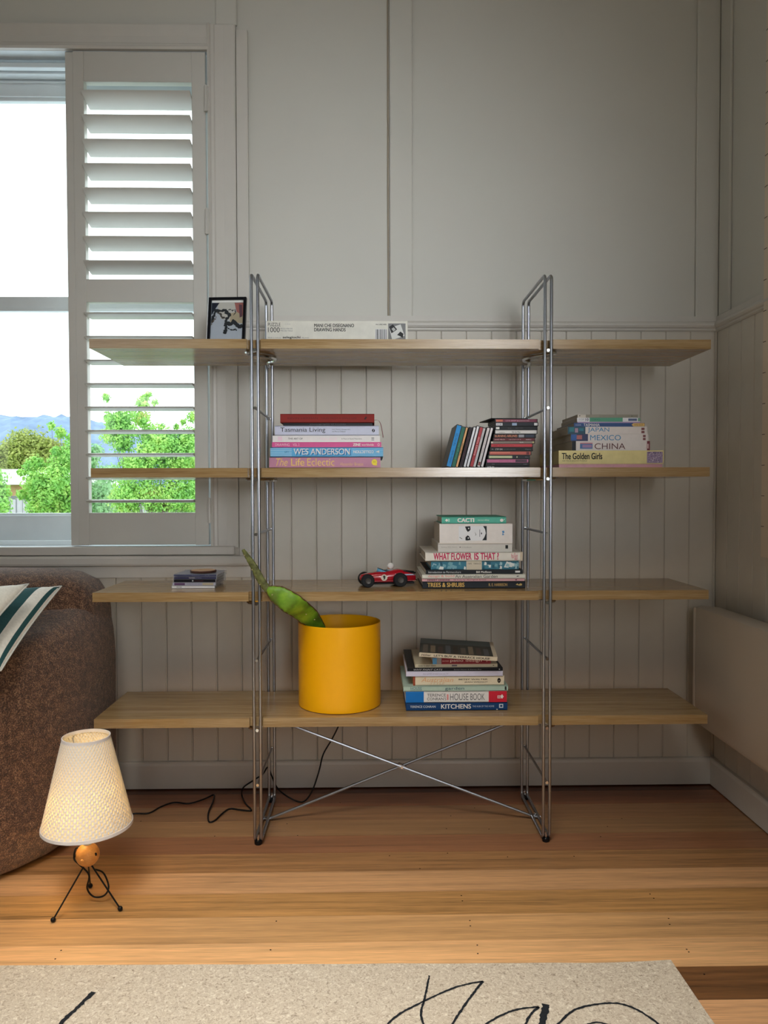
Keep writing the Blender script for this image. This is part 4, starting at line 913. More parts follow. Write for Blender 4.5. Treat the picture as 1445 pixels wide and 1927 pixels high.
for i, (s, w) in enumerate([(.774, .002), (.779, .001), (.783, .005), (.79, .002), (.797, .001), (.803, .004), (.81, .001), (.815, .003), (.821, .002), (.827, .001), (.832, .004), (.839, .001), (.845, .003)]):
    pz.append(('r', s, s+w, .14, .6, (50, 50, 56)))
Lz = b.x-a.x
rootz = empty('puzzle_box', ((a.x+b.x)/2, ypz, zz), (0, 0, 0), 'long white puzzle box with black lettering standing on the top shelf', 'puzzle box'); hl = Lz/2
MB().box(-hl+.001, hl-.001, .001, .22, 0, TT-.002).go('base', paint((206, 202, 190), .5), rootz)
MB().box(-hl, hl, 0, .221, .0012, TT, .0007).go('lid', paint((216, 213, 202), .45), rootz)
lay = -.0003
for d in pz:
    if d[0] == 'r': put_poly([(-hl+Lz*d[1], TT*d[3]), (-hl+Lz*d[2], TT*d[3]), (-hl+Lz*d[2], TT*d[4]), (-hl+Lz*d[1], TT*d[4])], rootz, d[5], lay, 'printed_panel')
    elif d[0] == 'p': put_poly([(-hl+Lz*s, TT*t) for s, t in d[2]], rootz, d[1], lay-.0001)
    else: put_text(d[6], rootz, d[5], -hl+Lz*d[1], -hl+Lz*d[2], TT*d[3], TT*d[4], lay-.0002, **(d[7] if len(d) > 7 else {}))
    lay -= .00002

# ------------------------------------------------------------------ yellow pot
PC = Vector((at(639, 1250, 2.392).x, 2.392, ZS[3]+.0004)); PR, PH = .1285, .2595
pot = empty('plant_pot', PC, label='large glossy yellow cylindrical plant pot on the lowest shelf', cat='plant pot')
myel = paint((255, 184, 0), .35, noise_amt=.02, scale=8, name='yellow_enamel')
MB().lathe([(PR-.004, 0), (PR-.0005, .002), (PR, .006), (PR, PH-.001), (PR-.001, PH), (PR-.003, PH-.001), (PR-.0035, .03), (PR-.02, .012)], n=72).go('body', myel, pot, 'auto')
MB().lathe([(PR-.005, .125), (PR-.02, .13), (.02, .134)], n=48).go('soil', paint((48, 32, 22), .95, noise_amt=.4, scale=80, bump=1, bdist=.01), pot, True)
# cactus
cac = empty('cactus', (PC.x-.02, PC.y-.02, PC.z+.13), label='prickly pear cactus leaning out of the yellow pot to the left', cat='cactus')
C0 = Vector(cac.location)
mcac, cnt, cpp = newmat('cactus_skin')
t_ = cnt.nodes.new('ShaderNodeTexCoord'); n_ = cnt.nodes.new('ShaderNodeTexNoise'); n_.inputs['Scale'].default_value = 22; n_.inputs['Detail'].default_value = 5
cnt.links.new(t_.outputs['Object'], n_.inputs[0]); r_ = cnt.nodes.new('ShaderNodeValToRGB'); e = r_.color_ramp.elements
e[0].position = .3; e[0].color = (*lin((84, 92, 40)), 1); e[1].position = .48; e[1].color = (*lin((104, 150, 36)), 1); q_ = e.new(.66); q_.color = (*lin((140, 182, 52)), 1)
cnt.links.new(n_.outputs[0], r_.inputs[0]); cnt.links.new(r_.outputs[0], cpp.inputs['Base Color']); cpp.inputs['Roughness'].default_value = .45
mrim = paint((96, 70, 46), .7, noise_amt=.3, scale=90, name='cactus_scab')
def pad(ctrl, widths, thick, name, mat):
    """ctrl: world centreline; widths half widths; flattened section facing camera"""
    c = catmull(ctrl, 10); N = len(c); mb = MB(); rings = []; nn = 14
    for i, p in enumerate(c):
        t = (c[min(i+1, N-1)]-c[max(0, i-1)]).normalized()
        f_ = i/(N-1)*(len(widths)-1); j = min(int(f_), len(widths)-2); w = widths[j]+(widths[j+1]-widths[j])*(f_-j)
        w *= 1+.05*sin(i*1.7)+.04*noise.noise(p*90)
        side = t.cross(Vector((0, 1, .12))).normalized(); nrm = side.cross(t).normalized(); th_ = min(thick, w*.8)
        rings.append([mb.bm.verts.new(p-C0+side*w*cos(2*pi*k/nn)+nrm*th_*sin(2*pi*k/nn)) for k in range(nn)])
    for A, B in zip(rings, rings[1:]):
        for k in range(nn): mb.bm.faces.new((A[k], A[(k+1) % nn], B[(k+1) % nn], B[k]))
    mb.bm.faces.new(rings[0][::-1]); mb.bm.faces.new(rings[-1])
    return mb.go(name, mat, cac, True), c
def WP(lst): return [at(u, v, y) for u, v, y in lst]
big = WP([(640, 1225, 2.40), (607, 1190, 2.365), (580, 1160, 2.295), (550, 1137, 2.208), (521, 1118, 2.206), (503, 1107, 2.198)])
sc_ = 2.25/FPX
pad(big, [.008, .016, 19.5*sc_, 21*sc_, 17*sc_, 4*sc_], .0085, 'pad', mcac)
thin = WP([(505, 1112, 2.199), (490, 1090, 2.197), (478, 1067, 2.195), (466, 1048, 2.194), (457, 1034, 2.192)])
o, _ = pad(thin, [6.5*sc_, 7.5*sc_, 6.5*sc_, 5*sc_, 2.6*sc_], .0045, 'pad', paint((96, 100, 56), .6, noise_amt=.5, scale=90, name='old_cactus_skin')); o['label'] = 'thin brownish upper pad'
spn = MB()
for (u, v, y) in [(512, 1119, 2.200), (532, 1127, 2.208), (550, 1133, 2.222), (538, 1139, 2.212), (557, 1147, 2.23), (570, 1142, 2.24), (576, 1156, 2.248), (592, 1166, 2.268), (499, 1088, 2.189), (484, 1062, 2.187), (470, 1040, 2.187), (489, 1100, 2.19), (474, 1072, 2.188), (460, 1045, 2.187)]:
    p = at(u, v, y-.004)-C0; spn.ball(p, .0017, 8, 6)
    for k in range(3):
        spn.tube([p, p+Vector((RND.uniform(-.003, .003), -.004, RND.uniform(-.003, .003)))], .0003, 4)
o = spn.go('areoles', paint((190, 180, 140), .7), cac); o['kind'] = 'stuff'
# brown rim along the pad edge
for sgn in (1, -1):
    c = catmull(big, 10)[12:]; pts = []
    for i, p in enumerate(c):
        t = (c[min(i+1, len(c)-1)]-c[max(0, i-1)]).normalized(); side = t.cross(Vector((0, 1, .12))).normalized()
        f_ = (i+12)/(len(c)+11)*5; j = min(int(f_), 4); ws = [.008, .016, 19.5*sc_, 21*sc_, 17*sc_, 4*sc_]; w = ws[j]+(ws[j+1]-ws[j])*(f_-j)
        pts.append(p-C0+side*w*sgn*1.0)
    MB().tube(pts, [.0013+.0007*abs(sin(i*1.3)) for i in range(len(pts))], 6).go('scarred_rim', mrim, cac, True)

# ------------------------------------------------------------------ toy racing car
tc0 = onz(728, 1104, ZS[2]); 
car = empty('toy_car', (at(727, 1090, 2.375).x, 2.375, ZS[2]+.0004), (0, 0, R_(9)), 'red toy racing car with number nine and a white-helmeted driver on the third shelf', 'toy car')
mred = paint((176, 14, 34), .22, noise_amt=.02, name='toy_red', coat=.5); mtyre = paint((30, 32, 36), .6, name='toy_tyre')
# body loft along x (nose at left)
secs = [(-.084, .010, .022, .030), (-.080, .016, .016, .036), (-.066, .021, .013, .040), (-.045, .024, .012, .043), (-.025, .027, .011, .046), (0, .028, .011, .047), (.02, .028, .011, .050), (.035, .027, .011, .053), (.055, .025, .012, .048), (.075, .022, .013, .042), (.088, .017, .015, .036), (.092, .010, .018, .030)]
mb = MB(); rings = []
for x, w, z0, z1 in secs:
    ring = []
    for k in range(16):
        a = 2*pi*k/16; cx_, sz = cos(a), sin(a); e_ = .65
        ring.append(mb.bm.verts.new((x, w*math.copysign(abs(cx_)**e_, cx_), (z0+z1)/2+(z1-z0)/2*math.copysign(abs(sz)**e_, sz))))
    rings.append(ring)
for A, B in zip(rings, rings[1:]):
    for k in range(16): mb.bm.faces.new((A[k], A[(k+1) % 16], B[(k+1) % 16], B[k]))
mb.bm.faces.new(rings[0][::-1]); mb.bm.faces.new(rings[-1])
mb.go('body', mred, car, True)
MB().box(-.055, .085, -.020, .020, .007, .0125, .001).go('chassis', mtyre, car)
for (x, y, r, w) in ((-.064, -.034, .0205, .017), (-.064, .034, .0205, .017), (.037, -.036, .0215, .019), (.037, .036, .0215, .019)):
    mb = MB(); mb.lathe([(r*.45, -w/2), (r*.86, -w/2), (r, -w/2+.003), (r, w/2-.003), (r*.86, w/2), (r*.45, w/2)], n=28)
    for v in mb.bm.verts: v.co = Vector((v.co.x, v.co.z, v.co.y))
    wl = mb.go('wheel', mtyre, car, 'auto'); wl.location = (x, y, r)
    hb_ = MB(); hb_.lathe([(r*.44, -w/2-.0012), (r*.40, -w/2-.002), (.002, -w/2-.001)], n=20)
    for v in hb_.bm.verts: v.co = Vector((v.co.x, v.co.z, v.co.y))
    hb_.go('hub', paint((70, 66, 62), .4, .4), wl, 'auto')
for x in (-.064, .037): MB().tube([(x, -.028, .0205), (x, .028, .0205)], .0025, 8).go('axle', M_STEEL, car)
# cockpit opening, windscreen, driver
mb = MB(); mb.ball((-.006, 0, .0465), 1, 16, 8, (.026, .017, .0035)); mb.go('cockpit', paint((40, 60, 80), .4), car, True)
msc = paint((90, 160, 196), .25, name='blue_windscreen')
mb = MB(); n = 12
for i in range(n):
    a0 = pi/2+pi*i/n; a1 = pi/2+pi*(i+1)/n
    def q3(a, h): return (-.004+.028*cos(a)*(1 if h < .5 else .85), .018*sin(a)*(1 if h < .5 else .9), .044+h*.009*max(.25, -cos(a)+.35))
    mb.quad(q3(a0, 0), q3(a1, 0), q3(a1, 1), q3(a0, 1))
mb.go('windscreen', msc, car, True)
MB().tube([(-.004+.028*cos(pi/2+pi*i/10)*.85, .018*sin(pi/2+pi*i/10)*.9, .044+.009*max(.25, -cos(pi/2+pi*i/10)+.35)) for i in range(11)], .0008, 6).go('windscreen_rim', mtyre, car)
dr = MB().ball((.010, 0, .055), .0062, 16, 10).go('driver_face', paint((196, 140, 104), .6), car, True)
mb = MB(); mb.ball((.0135, 0, .0615), .0102, 20, 14)
mb.go('driver_helmet', paint((236, 234, 232), .25), car, True)
MB().tube([(.0045, -.006, .0615), (.002, 0, .0618), (.0045, .006, .0615)], .0011, 6).go('helmet_peak', paint((236, 234, 232), .25), car)
MB().box(.0, .018, -.011, .011, .044, .052, .003).go('driver_shoulders', paint((150, 150, 156), .6), car)
# number roundel
put_poly(disc(-.012, .0285, .0098, .0098), car, (226, 214, 200), -.0286, 'roundel'); put_text('9', car, (20, 20, 22), -.0155, -.0085, .0222, .035, -.0290, bold=.06)
for (x0_, x1_, z_, c_) in ((.022, .034, .0385, (224, 224, 232)), (.048, .084, .0352, (150, 160, 200)), (.050, .080, .0372, (224, 224, 232))):
    put_poly([(x0_, z_-.001), (x1_, z_-.001-.0006), (x1_, z_+.0006), (x0_, z_+.001)], car, c_, -.0286 if x0_ < .03 else -.0256, 'side_stripe')
for sy in (-1, 1):
    MB().tube([(.050, sy*.017, .046), (.070, sy*.015, .0425), (.090, sy*.013, .040)], .0028, 8).go('exhaust', mtyre, car, True)
put_poly([(-.052, .0172), (.088, .0172), (.088, .0183), (-.052, .0183)], car, (210, 120, 130), -.0285, 'sill_line')
MB().box(.093, .0945, -.016, .016, .016, .019).go('rear_bumper', mtyre, car)

# ------------------------------------------------------------------ lamp
LC = Vector((-.706, 1.905, 0))
bc = at(165, 1608, 1.905)
LC.x = bc.x
lp = empty('table_lamp', (LC.x, LC.y, 0), label='small black tripod lamp with a white woven conical shade standing on the floor', cat='lamp')
BZ = bc.z; br = .0285
mwoodball = wood('lamp_ball_wood', [(.3, (190, 128, 66)), (.6, (222, 164, 98))], 6, 30, .4)
MB().ball((0, 0, BZ), br, 32, 20).go('ball', mwoodball, lp, True)
MB().ball((-.003, -br*1.0, BZ-.003), .0042, 12, 8).go('nose', mwoodball, lp, True)
for sx_, dz in ((-1, -.001), (1, .006)):
    d = Vector((sx_*.88, -.46, .12)).normalized(); MB().ball(tuple(Vector((0, 0, BZ+dz*.5))+d*(br-.0008)), .0034, 12, 8, (1, .6, 1.25)).go('eye', M_BLACK, lp, True)
feet = [onz(100, 1731, .006), onz(226, 1710, .006), onz(170, 1667, .006)]
for f_ in feet:
    top = Vector((0, 0, BZ-br*.80)); ft = Vector((f_.x-LC.x, f_.y-LC.y, .0065)); d = (ft-top).normalized(); start = top+Vector((d.x, d.y, 0)).normalized()*.008
    lg = MB().tube([start, ft], .0020, 8).go('leg', M_BLACK, lp, 'auto')
    MB().ball(tuple(ft), .0062, 14, 10).go('foot', M_BLACK, lg, True)
# socket stem
SB = at(165, 1560, 1.905).z - .002; STP = at(165, 1388, 1.905).z
MB().lathe([(.010, BZ+br*.9), (.012, BZ+br+.01), (.012, BZ+.075), (.016, BZ+.08), (.016, BZ+.11)], n=20).go('socket', paint((214, 206, 190), .5), lp, 'auto')
# woven shade
RB, RTp = .1075, .0560; SZ0, SZ1 = SB+.014, STP
NX, NZ = 46, 36; sub = 4
msh, snt, spn_ = newmat('woven_shade'); L = snt.links.new
spn_.inputs['Base Color'].default_value = (*lin((226, 222, 214)), 1); spn_.inputs['Roughness'].default_value = .7
tl = snt.nodes.new('ShaderNodeBsdfTranslucent'); mxx = snt.nodes.new('ShaderNodeMixShader'); at_ = snt.nodes.new('ShaderNodeAttribute'); at_.attribute_name = 'thin'
cr2 = snt.nodes.new('ShaderNodeValToRGB'); cr2.color_ramp.elements[0].color = (.95, .80, .50, 1); cr2.color_ramp.elements[1].color = (1, .78, .25, 1)
L(at_.outputs['Fac'], cr2.inputs[0]); L(cr2.outputs[0], tl.inputs[0])
mr = snt.nodes.new('ShaderNodeMapRange'); mr.inputs[3].default_value = .035; mr.inputs[4].default_value = .85; L(at_.outputs['Fac'], mr.inputs[0]); L(mr.outputs[0], mxx.inputs[0])
L(spn_.outputs[0], mxx.inputs[1]); L(tl.outputs[0], mxx.inputs[2]); L(mxx.outputs[0], snt.nodes['Material Output'].inputs[0])
V = []; F = []; A_ = []
nu, nv = NX*6, NZ*3
for j in range(nv+1):
    t = j/nv; rad = RB+(RTp-RB)*t; z = SZ0+(SZ1-SZ0)*t
    row = int(t*NZ) if t < 1 else NZ-1
    tz = (t*NZ) % 1
    for i in range(nu):
        ph_ = (i/nu*NX + .5*(row % 2)) % 1
        bul = max(0, sin(pi*ph_))*(.5+.5*sin(pi*tz))
        a = 2*pi*i/nu
        rr = rad+.0019*bul
        V.append((rr*cos(a), rr*sin(a), z)); A_.append(1.0 if (ph_ < .10 or ph_ > .9) and tz < .9 else 0.0)
for j in range(nv):
    for i in range(nu):
        a = j*nu+i; b = j*nu+(i+1) % nu; F.append((a, b, b+nu, a+nu))
me = bpy.data.meshes.new('shade'); me.from_pydata(V, [], F)
att = me.attributes.new('thin', 'FLOAT', 'POINT'); att.data.foreach_set('value', A_)
me.shade_smooth(); shd = link('shade', me, msh, lp)
mband = paint((214, 208, 206), .7, name='shade_binding')
for (r_, z_) in ((RB, SZ0), (RTp, SZ1)):
    mb = MB(); mb.lathe([(r_+.0022, z_-.003), (r_+.0015+.0001, z_+.0045), (r_-.001, z_+.0045), (r_-.001, z_-.003), (r_+.0022, z_-.003)], n=64, cap0=False, cap1=False); mb.go('shade_binding', mband, shd, 'auto')
mb = MB()
for k in range(3):
    a = k*2*pi/3+.4; mb.tube([(.014*cos(a), .014*sin(a), BZ+.095), (.0585*cos(a), .0585*sin(a), SZ1-.012)], .0012, 6)
mb.go('shade_carrier', M_STEEL, shd)
mbulb, bnt, bpn = newmat('warm_bulb'); bpn.inputs['Emission Color'].default_value = (1, .66, .26, 1); bpn.inputs['Emission Strength'].default_value = 62
MB().ball((-.026, .004, BZ+.120), .020, 16, 12).go('bulb', mbulb, lp, True)
mb = MB()   # flex looped behind the ball and through the legs
lpc = catmull([(0, .018, BZ-.016), (-.030, .012, BZ+.012), (-.036, .005, BZ-.012), (-.02, .0, BZ-.026), (.004, -.004, BZ-.05), (-.004, .004, .045), (.008, .014, .018), (.035, .01, .022), (.045, .018, .040), (.028, .03, .070), (.008, .02, .085)], 6)
mb.tube(lpc, .0022, 8); mb.go('flex', M_BLACK, lp, True)
# power cord over the floor, up behind the pot
pts = [onz(u, v, .0035) for u, v in ((205, 1560), (235, 1538), (253, 1531), (280, 1530), (303, 1518), (328, 1510), (355, 1512), (383, 1504), (402, 1496))]
pts += [onz(401, 1508, .01), onz(392, 1530, .004), onz(393, 1546, .0035), onz(404, 1544, .0035), onz(418, 1531, .004), onz(432, 1522, .004), onz(452, 1524, .0035), onz(473, 1525, .0035), onz(462, 1512, .004), onz(455, 1496, .006)]
pts += [at(458, 1482, 2.56), at(476, 1469, 2.58), at(494, 1457, 2.60), at(504, 1444, 2.62), at(512, 1462, 2.61), at(522, 1483, 2.58), at(541, 1499, 2.54)]
p_ = onz(563, 1509, .004); pts += [p_, at(575, 1506, p_.y+.01), at(588, 1487, p_.y+.03), at(600, 1452, 2.57), at(608, 1420, 2.60), at(624, 1392, 2.61), at(637, 1366, 2.62), at(650, 1335, 2.64)]
cord = MB().tube(catmull(pts, 6), .0026, 8).go('power_cord', M_BLACK, None, True); prop(cord, 'black power cord looping over the floor from the lamp to behind the shelf', 'cord')

# ------------------------------------------------------------------ sofa
msofa, fnt, fp = newmat('brown_boucle'); L = fnt.links.new
t_ = fnt.nodes.new('ShaderNodeTexCoord'); n1 = fnt.nodes.new('ShaderNodeTexNoise'); n1.inputs['Scale'].default_value = 300; n1.inputs['Detail'].default_value = 3; n1.inputs['Roughness'].default_value = .7
n2 = fnt.nodes.new('ShaderNodeTexNoise'); n2.inputs['Scale'].default_value = 60; L(t_.outputs['Object'], n1.inputs[0]); L(t_.outputs['Object'], n2.inputs[0])
r_ = fnt.nodes.new('ShaderNodeValToRGB'); e = r_.color_ramp.elements; e[0].position = .36; e[0].color = (*lin((34, 19, 13)), 1); e[1].position = .50; e[1].color = (*lin((94, 62, 44)), 1)
q_ = e.new(.62); q_.color = (*lin((168, 128, 96)), 1); q_ = e.new(.76); q_.color = (*lin((226, 200, 172)), 1)
mxf = fnt.nodes.new('ShaderNodeMix'); mxf.data_type = 'FLOAT'; mxf.inputs[0].default_value = .25; L(n1.outputs[0], mxf.inputs[2]); L(n2.outputs[0], mxf.inputs[3])
L(mxf.outputs[0], r_.inputs[0]); L(r_.outputs[0], fp.inputs['Base Color']); fp.inputs['Roughness'].default_value = .95; fp.inputs['Sheen Weight'].default_value = .35; fp.inputs['Sheen Roughness'].default_value = .5
bn = fnt.nodes.new('ShaderNodeBump'); bn.inputs['Strength'].default_value = .9; bn.inputs['Distance'].default_value = .006; L(mxf.outputs[0], bn.inputs['Height']); L(bn.outputs[0], fp.inputs['Normal'])
sofa = empty('sofa', (-1.5, 2.3, 0), label='brown textured boucle sofa with rounded arm at the left edge below the window', cat='sofa')
def loft(secs, name, n=40, e_=.45):
    """secs: (y, x0, x1, z0, z1) rounded sections"""
    mb = MB(); rings = []
    for (y, xa, xb, za, zb2) in secs:
        ring = []
        for k in range(n):
            a = 2*pi*k/n; c_, s_ = cos(a), sin(a)
            x = (xa+xb)/2+(xb-xa)/2*math.copysign(abs(c_)**e_, c_); zz_ = (za+zb2)/2+(zb2-za)/2*math.copysign(abs(s_)**e_, s_)
            ring.append(mb.bm.verts.new((x+1.5, y-2.3, zz_)))
        rings.append(ring)
    for A, B in zip(rings, rings[1:]):
        for k in range(n): mb.bm.faces.new((A[k], A[(k+1) % n], B[(k+1) % n], B[k]))
    mb.bm.faces.new(rings[0][::-1]); mb.bm.faces.new(rings[-1])
    for v in mb.bm.verts:
        p = v.co; v.co = p + Vector((1, 1, 1))*.004*noise.noise(p*9)
    return mb.go(name, msofa, sofa, True)
# arm: sweeps from back corner to the front
loft([(1.93, -1.38, -1.13, 0.08, 0.48), (1.945, -1.31, -1.06, 0.035, 0.53), (1.975, -1.26, -1.01, 0.012, 0.565), (2.02, -1.215, -0.965, 0.006, 0.595), (2.08, -1.165, -0.915, 0.006, 0.618), (2.16, -1.118, -0.868, 0.006, 0.645), (2.25, -1.092, -0.842, 0.006, 0.67), (2.34, -1.084, -0.834, 0.006, 0.695), (2.42, -1.084, -0.834, 0.006, 0.71), (2.52, -1.088, -0.838, 0.006, 0.7), (2.575, -1.11, -0.86, 0.02, 0.66)], 'arm')
# back roll
def loftx(secs, name, n=36, e_=.62):
    mb = MB(); rings = []
    for (x, ya, yb2, za, zb2) in secs:
        ring = []
        for k in range(n):
            a = 2*pi*k/n; c_, s_ = cos(a), sin(a)
            y = (ya+yb2)/2+(yb2-ya)/2*math.copysign(abs(c_)**e_, c_); zz_ = (za+zb2)/2+(zb2-za)/2*math.copysign(abs(s_)**e_, s_)
            ring.append(mb.bm.verts.new((x+1.5, y-2.3, zz_)))
        rings.append(ring)
    for A, B in zip(rings, rings[1:]):
        for k in range(n): mb.bm.faces.new((A[k], A[(k+1) % n], B[(k+1) % n], B[k]))
    mb.bm.faces.new(rings[0][::-1]); mb.bm.faces.new(rings[-1])
    for v in mb.bm.verts:
        p = v.co; v.co = p + Vector((1, 1, 1))*.004*noise.noise(p*8)
    return mb.go(name, msofa, sofa, True)
loftx([(-2.4, 2.28, 2.58, .1, .795), (-1.8, 2.28, 2.58, .1, .800), (-1.3, 2.28, 2.58, .1, .803), (-1.1, 2.28, 2.58, .1, .801), (-1.0, 2.285, 2.58, .12, .796), (-.93, 2.30, 2.575, .2, .785), (-.885, 2.325, 2.57, .35, .762), (-.86, 2.36, 2.55, .45, .725), (-.85, 2.40, 2.52, .5, .69)], 'backrest')
loftx([(-2.4, 1.9, 2.34, .08, .45), (-1.3, 1.9, 2.34, .08, .45), (-1.16, 1.96, 2.34, .1, .44)], 'seat')

# cushions
def cushion(name, corners, bulge, mat, label, nu_=28, puff=(0, 0)):
    TL, TR, BL_, BR = [Vector(c) for c in corners]
    nrm = (TR-TL).cross(BL_-TL).normalized()
    if nrm.y > 0: nrm = -nrm
    cen = (TL+TR+BL_+BR)/4
    bm = bmesh.new(); uvl = bm.loops.layers.uv.new('UVMap'); grid = {}
    def P(i, j, side):
        s, t = i/nu_, j/nu_; a, b = 2*s-1, 2*t-1
        pin = .045
        s2 = .5+.5*a*(1-pin*(1-b*b)); t2 = .5+.5*b*(1-pin*(1-a*a))
        base = (TL*(1-s2)+TR*s2)*(1-t2)+(BL_*(1-s2)+BR*s2)*t2
        h = bulge*((1-a**4)*(1-b**4))**.6*(1+.12*noise.noise(Vector((a*2, b*2, side*3+bulge*50))))
        wr = .0022*noise.noise(Vector((a*4, b*9, 2)))*(1-a*a)
        return base+nrm*((h if side else -h)+wr)-cen
    for side in (0, 1):
        for i in range(nu_+1):
            for j in range(nu_+1):
                edge = i in (0, nu_) or j in (0, nu_)
                if side == 1 and edge: grid[(side, i, j)] = grid[(0, i, j)]
                else: grid[(side, i, j)] = bm.verts.new(P(i, j, side))
    for side in (0, 1):
        for i in range(nu_):
            for j in range(nu_):
                idx = [(i, j), (i+1, j), (i+1, j+1), (i, j+1)]
                f = bm.faces.new([grid[(side, *q)] for q in idx])
                for lp_, q in zip(f.loops, idx): lp_[uvl].uv = (q[0]/nu_, q[1]/nu_)
    bmesh.ops.recalc_face_normals(bm, faces=bm.faces)
    me = bpy.data.meshes.new('cover'); bm.to_mesh(me); bm.free(); me.shade_smooth()
    root = empty(name, cen, label=label, cat='cushion'); link('cover', me, mat, root)
    pts = [P(i, 0, 1) for i in range(nu_+1)]+[P(nu_, j, 1) for j in range(1, nu_+1)]+[P(i, nu_, 1) for i in range(nu_-1, -1, -1)]+[P(0, j, 1) for j in range(nu_-1, 0, -1)]
    MB().tube(pts, .0022, 6, closed=True).go('seam', paint((214, 214, 210), .8), root, True)
    return root
def clothmat(name, stops, rough=.9):
    m, nt, p = newmat(name); L = nt.links.new
    uv = nt.nodes.new('ShaderNodeUVMap'); sx = nt.nodes.new('ShaderNodeSeparateXYZ'); L(uv.outputs[0], sx.inputs[0]); r = nt.nodes.new('ShaderNodeValToRGB'); r.color_ramp.interpolation = 'CONSTANT'
    ramp(r.color_ramp.elements, stops)
    n = nt.nodes.new('ShaderNodeTexNoise'); n.inputs['Scale'].default_value = 160; tcx = nt.nodes.new('ShaderNodeTexCoord'); L(tcx.outputs['Object'], n.inputs[0])
    L(sx.outputs[0], r.inputs[0]); mx = nt.nodes.new('ShaderNodeMix'); mx.data_type = 'RGBA'; mx.blend_type = 'MULTIPLY'; mx.inputs[0].default_value = .35
    rr2 = nt.nodes.new('ShaderNodeMapRange'); L(n.outputs[0], rr2.inputs[0]); rr2.inputs[3].default_value = .55; rr2.inputs[4].default_value = 1.35
    L(r.outputs[0], mx.inputs[6]); L(rr2.outputs[0], mx.inputs[7]); L(mx.outputs[2], p.inputs['Base Color']); p.inputs['Roughness'].default_value = rough
    b = nt.nodes.new('ShaderNodeBump'); b.inputs['Strength'].default_value = .4; b.inputs['Distance'].default_value = .002; L(n.outputs[0], b.inputs['Height']); L(b.outputs[0], p.inputs['Normal'])
    return m
GRN, CRM = (40, 84, 88), (240, 238, 230)
mstr = clothmat('striped_canvas', [(0, CRM), (.12, GRN), (.20, CRM), (.36, GRN), (.42, CRM), (.50, GRN), (.64, CRM), (.765, GRN), (.875, CRM), (.958, GRN), (.984, CRM)])
cushion('cushion', [at(-125, 1122, 2.18), at(116, 1103, 2.215), at(-245, 1275, 1.95), at(2, 1262, 1.955)], .042, mstr, 'off-white cushion with dark teal stripes leaning on the brown sofa')
mlin = clothmat('plain_linen', [(0, (238, 236, 226)), (.999, (238, 236, 226))])
cushion('cushion', [at(-170, 1125, 2.01), at(54, 1099, 2.075), at(-260, 1245, 1.82), at(-62, 1235, 1.85)], .032, mlin, 'plain off-white linen cushion in front of the striped one at the left edge')

# ------------------------------------------------------------------ rug
mrug, rnt, rp_ = newmat('beige_felt_rug'); L = rnt.links.new
t_ = rnt.nodes.new('ShaderNodeTexCoord'); n1 = rnt.nodes.new('ShaderNodeTexNoise'); n1.inputs['Scale'].default_value = 130; n1.inputs['Detail'].default_value = 4; n1.inputs['Roughness'].default_value = .75; n1.inputs['Distortion'].default_value = 1.2
L(t_.outputs['Object'], n1.inputs[0]); r_ = rnt.nodes.new('ShaderNodeValToRGB'); e = r_.color_ramp.elements
e[0].position = .30; e[0].color = (*lin((126, 112, 96)), 1); e[1].position = .44; e[1].color = (*lin((190, 176, 158)), 1); q_ = e.new(.56); q_.color = (*lin((204, 192, 174)), 1); q_ = e.new(.68); q_.color = (*lin((232, 224, 208)), 1)
L(n1.outputs[0], r_.inputs[0]); L(r_.outputs[0], rp_.inputs['Base Color']); rp_.inputs['Roughness'].default_value = .95
bn = rnt.nodes.new('ShaderNodeBump'); bn.inputs['Strength'].default_value = .6; bn.inputs['Distance'].default_value = .004; L(n1.outputs[0], bn.inputs['Height']); L(bn.outputs[0], rp_.inputs['Normal'])
RZ = .009
c1, c2, c3 = onz(-80, 1817, RZ), onz(1262, 1811, RZ), onz(1345, 1927, RZ)
dr_ = (c3-c2).normalized()
rug = empty('rug', (0, .6, 0), label='beige felt rug with dark drawn lines in front of the shelving unit', cat='rug')
xl = -1.9; yl = c1.y+(xl-c1.x)*(c2.y-c1.y)/(c2.x-c1.x)
mb = MB(); N = 60; top = []; front = []
for i in range(N+1):
    s = i/N; x = xl+(c2.x-xl)*s; y = yl+(c2.y-yl)*s+.0015*noise.noise(Vector((x*9, 0, 0)))
    zl = RZ + (.006*max(0, (s-.93)/.07)**2)   # lifted corner
    top.append((x, y, zl))
far = [(t[0]+dr_.x/abs(dr_.y)*(t[1]+.9)*(i/N), -.9, RZ) for i, t in enumerate(top)]
vt_ = []
for j in range(13):
    f_ = (j/12)**1.6; row = []
    for i in range(N+1):
        a = Vector(top[i]); b = Vector(far[i]); p = a+(b-a)*f_; p.z = RZ+(a.z-RZ)*max(0, 1-f_*16)
        row.append(mb.bm.verts.new((p.x, p.y-.6, p.z)))
    vt_.append(row)
for j in range(12):
    for i in range(N): mb.bm.faces.new((vt_[j][i], vt_[j+1][i], vt_[j+1][i+1], vt_[j][i+1]))
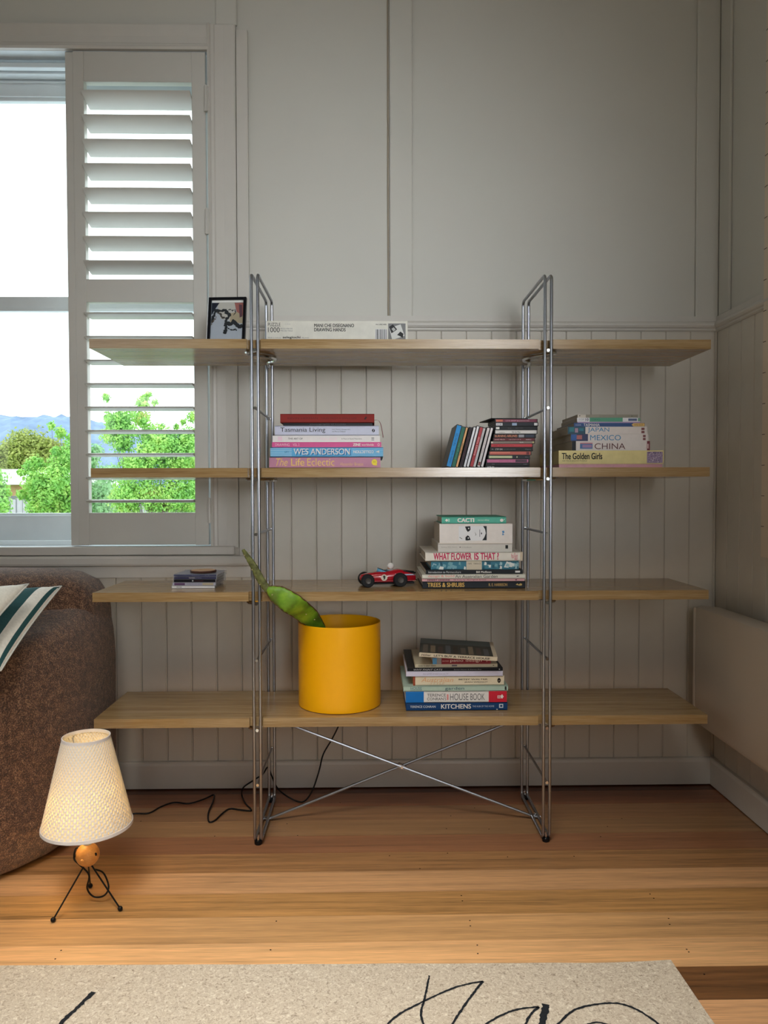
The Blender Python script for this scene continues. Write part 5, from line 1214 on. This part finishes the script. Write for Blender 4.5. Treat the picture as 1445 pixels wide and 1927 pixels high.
rim = [vt_[0][i] for i in range(N+1)]+[vt_[j][N] for j in range(1, 13)]+[vt_[12][i] for i in range(N-1, -1, -1)]+[vt_[j][0] for j in range(11, 0, -1)]
low = [mb.bm.verts.new((v.co.x, v.co.y+.002 if k <= N else v.co.y, max(.0006, v.co.z-.0085))) for k, v in enumerate(rim)]
for k in range(len(rim)): mb.bm.faces.new((rim[k], rim[(k+1) % len(rim)], low[(k+1) % len(rim)], low[k]))
mb.bm.faces.new(low[::-1])
mb.go('felt', mrug, rug, 'auto')
mink = paint((34, 38, 44), .9, noise_amt=.3, scale=200, name='charcoal_line')
def stroke(pix, w):
    pts = [onz(u, v, RZ+.0004) for u, v in pix]; c = catmull(pts, 14); mb = MB(); prev = None
    for i, p in enumerate(c):
        t = (c[min(i+1, len(c)-1)]-c[max(0, i-1)]).normalized(); sd_ = Vector((-t.y, t.x, 0)); a = w*(.8+.5*noise.noise(p*160)); b = w*(.8+.5*noise.noise(p*160+Vector((7, 0, 0))))
        cur = (mb.bm.verts.new((p.x+sd_.x*a, p.y+sd_.y*a-.6, RZ+.0009)), mb.bm.verts.new((p.x-sd_.x*b, p.y-sd_.y*b-.6, RZ+.0009)))
        if prev: mb.bm.faces.new((prev[0], prev[1], cur[1], cur[0]))
        prev = cur
    mb.go('drawn_line', mink, rug)
stroke([(176, 1867), (150, 1892), (124, 1917), (95, 1945), (40, 2000)], .0062)
stroke([(808, 1836), (803, 1860), (797, 1886), (792, 1909), (798, 1930), (810, 1960)], .0028)
stroke([(725, 1932), (751, 1909), (798, 1884), (844, 1863), (880, 1852), (909, 1847)], .0030)
stroke([(909, 1847), (888, 1873), (869, 1900), (850, 1930), (830, 1970)], .0033)
stroke([(910, 1930), (947, 1909), (978, 1899), (1014, 1895)], .0030)
stroke([(1014, 1895), (1000, 1907), (990, 1925), (975, 1960)], .0032)
stroke([(1027, 1890), (1024, 1906), (1019, 1930), (1010, 1965)], .0085)
stroke([(1045, 1934), (1071, 1907), (1097, 1895), (1143, 1888), (1174, 1891), (1205, 1904), (1241, 1930), (1270, 1970)], .0032)
stroke([(1105, 1928), (1125, 1924), (1145, 1929)], .0026)
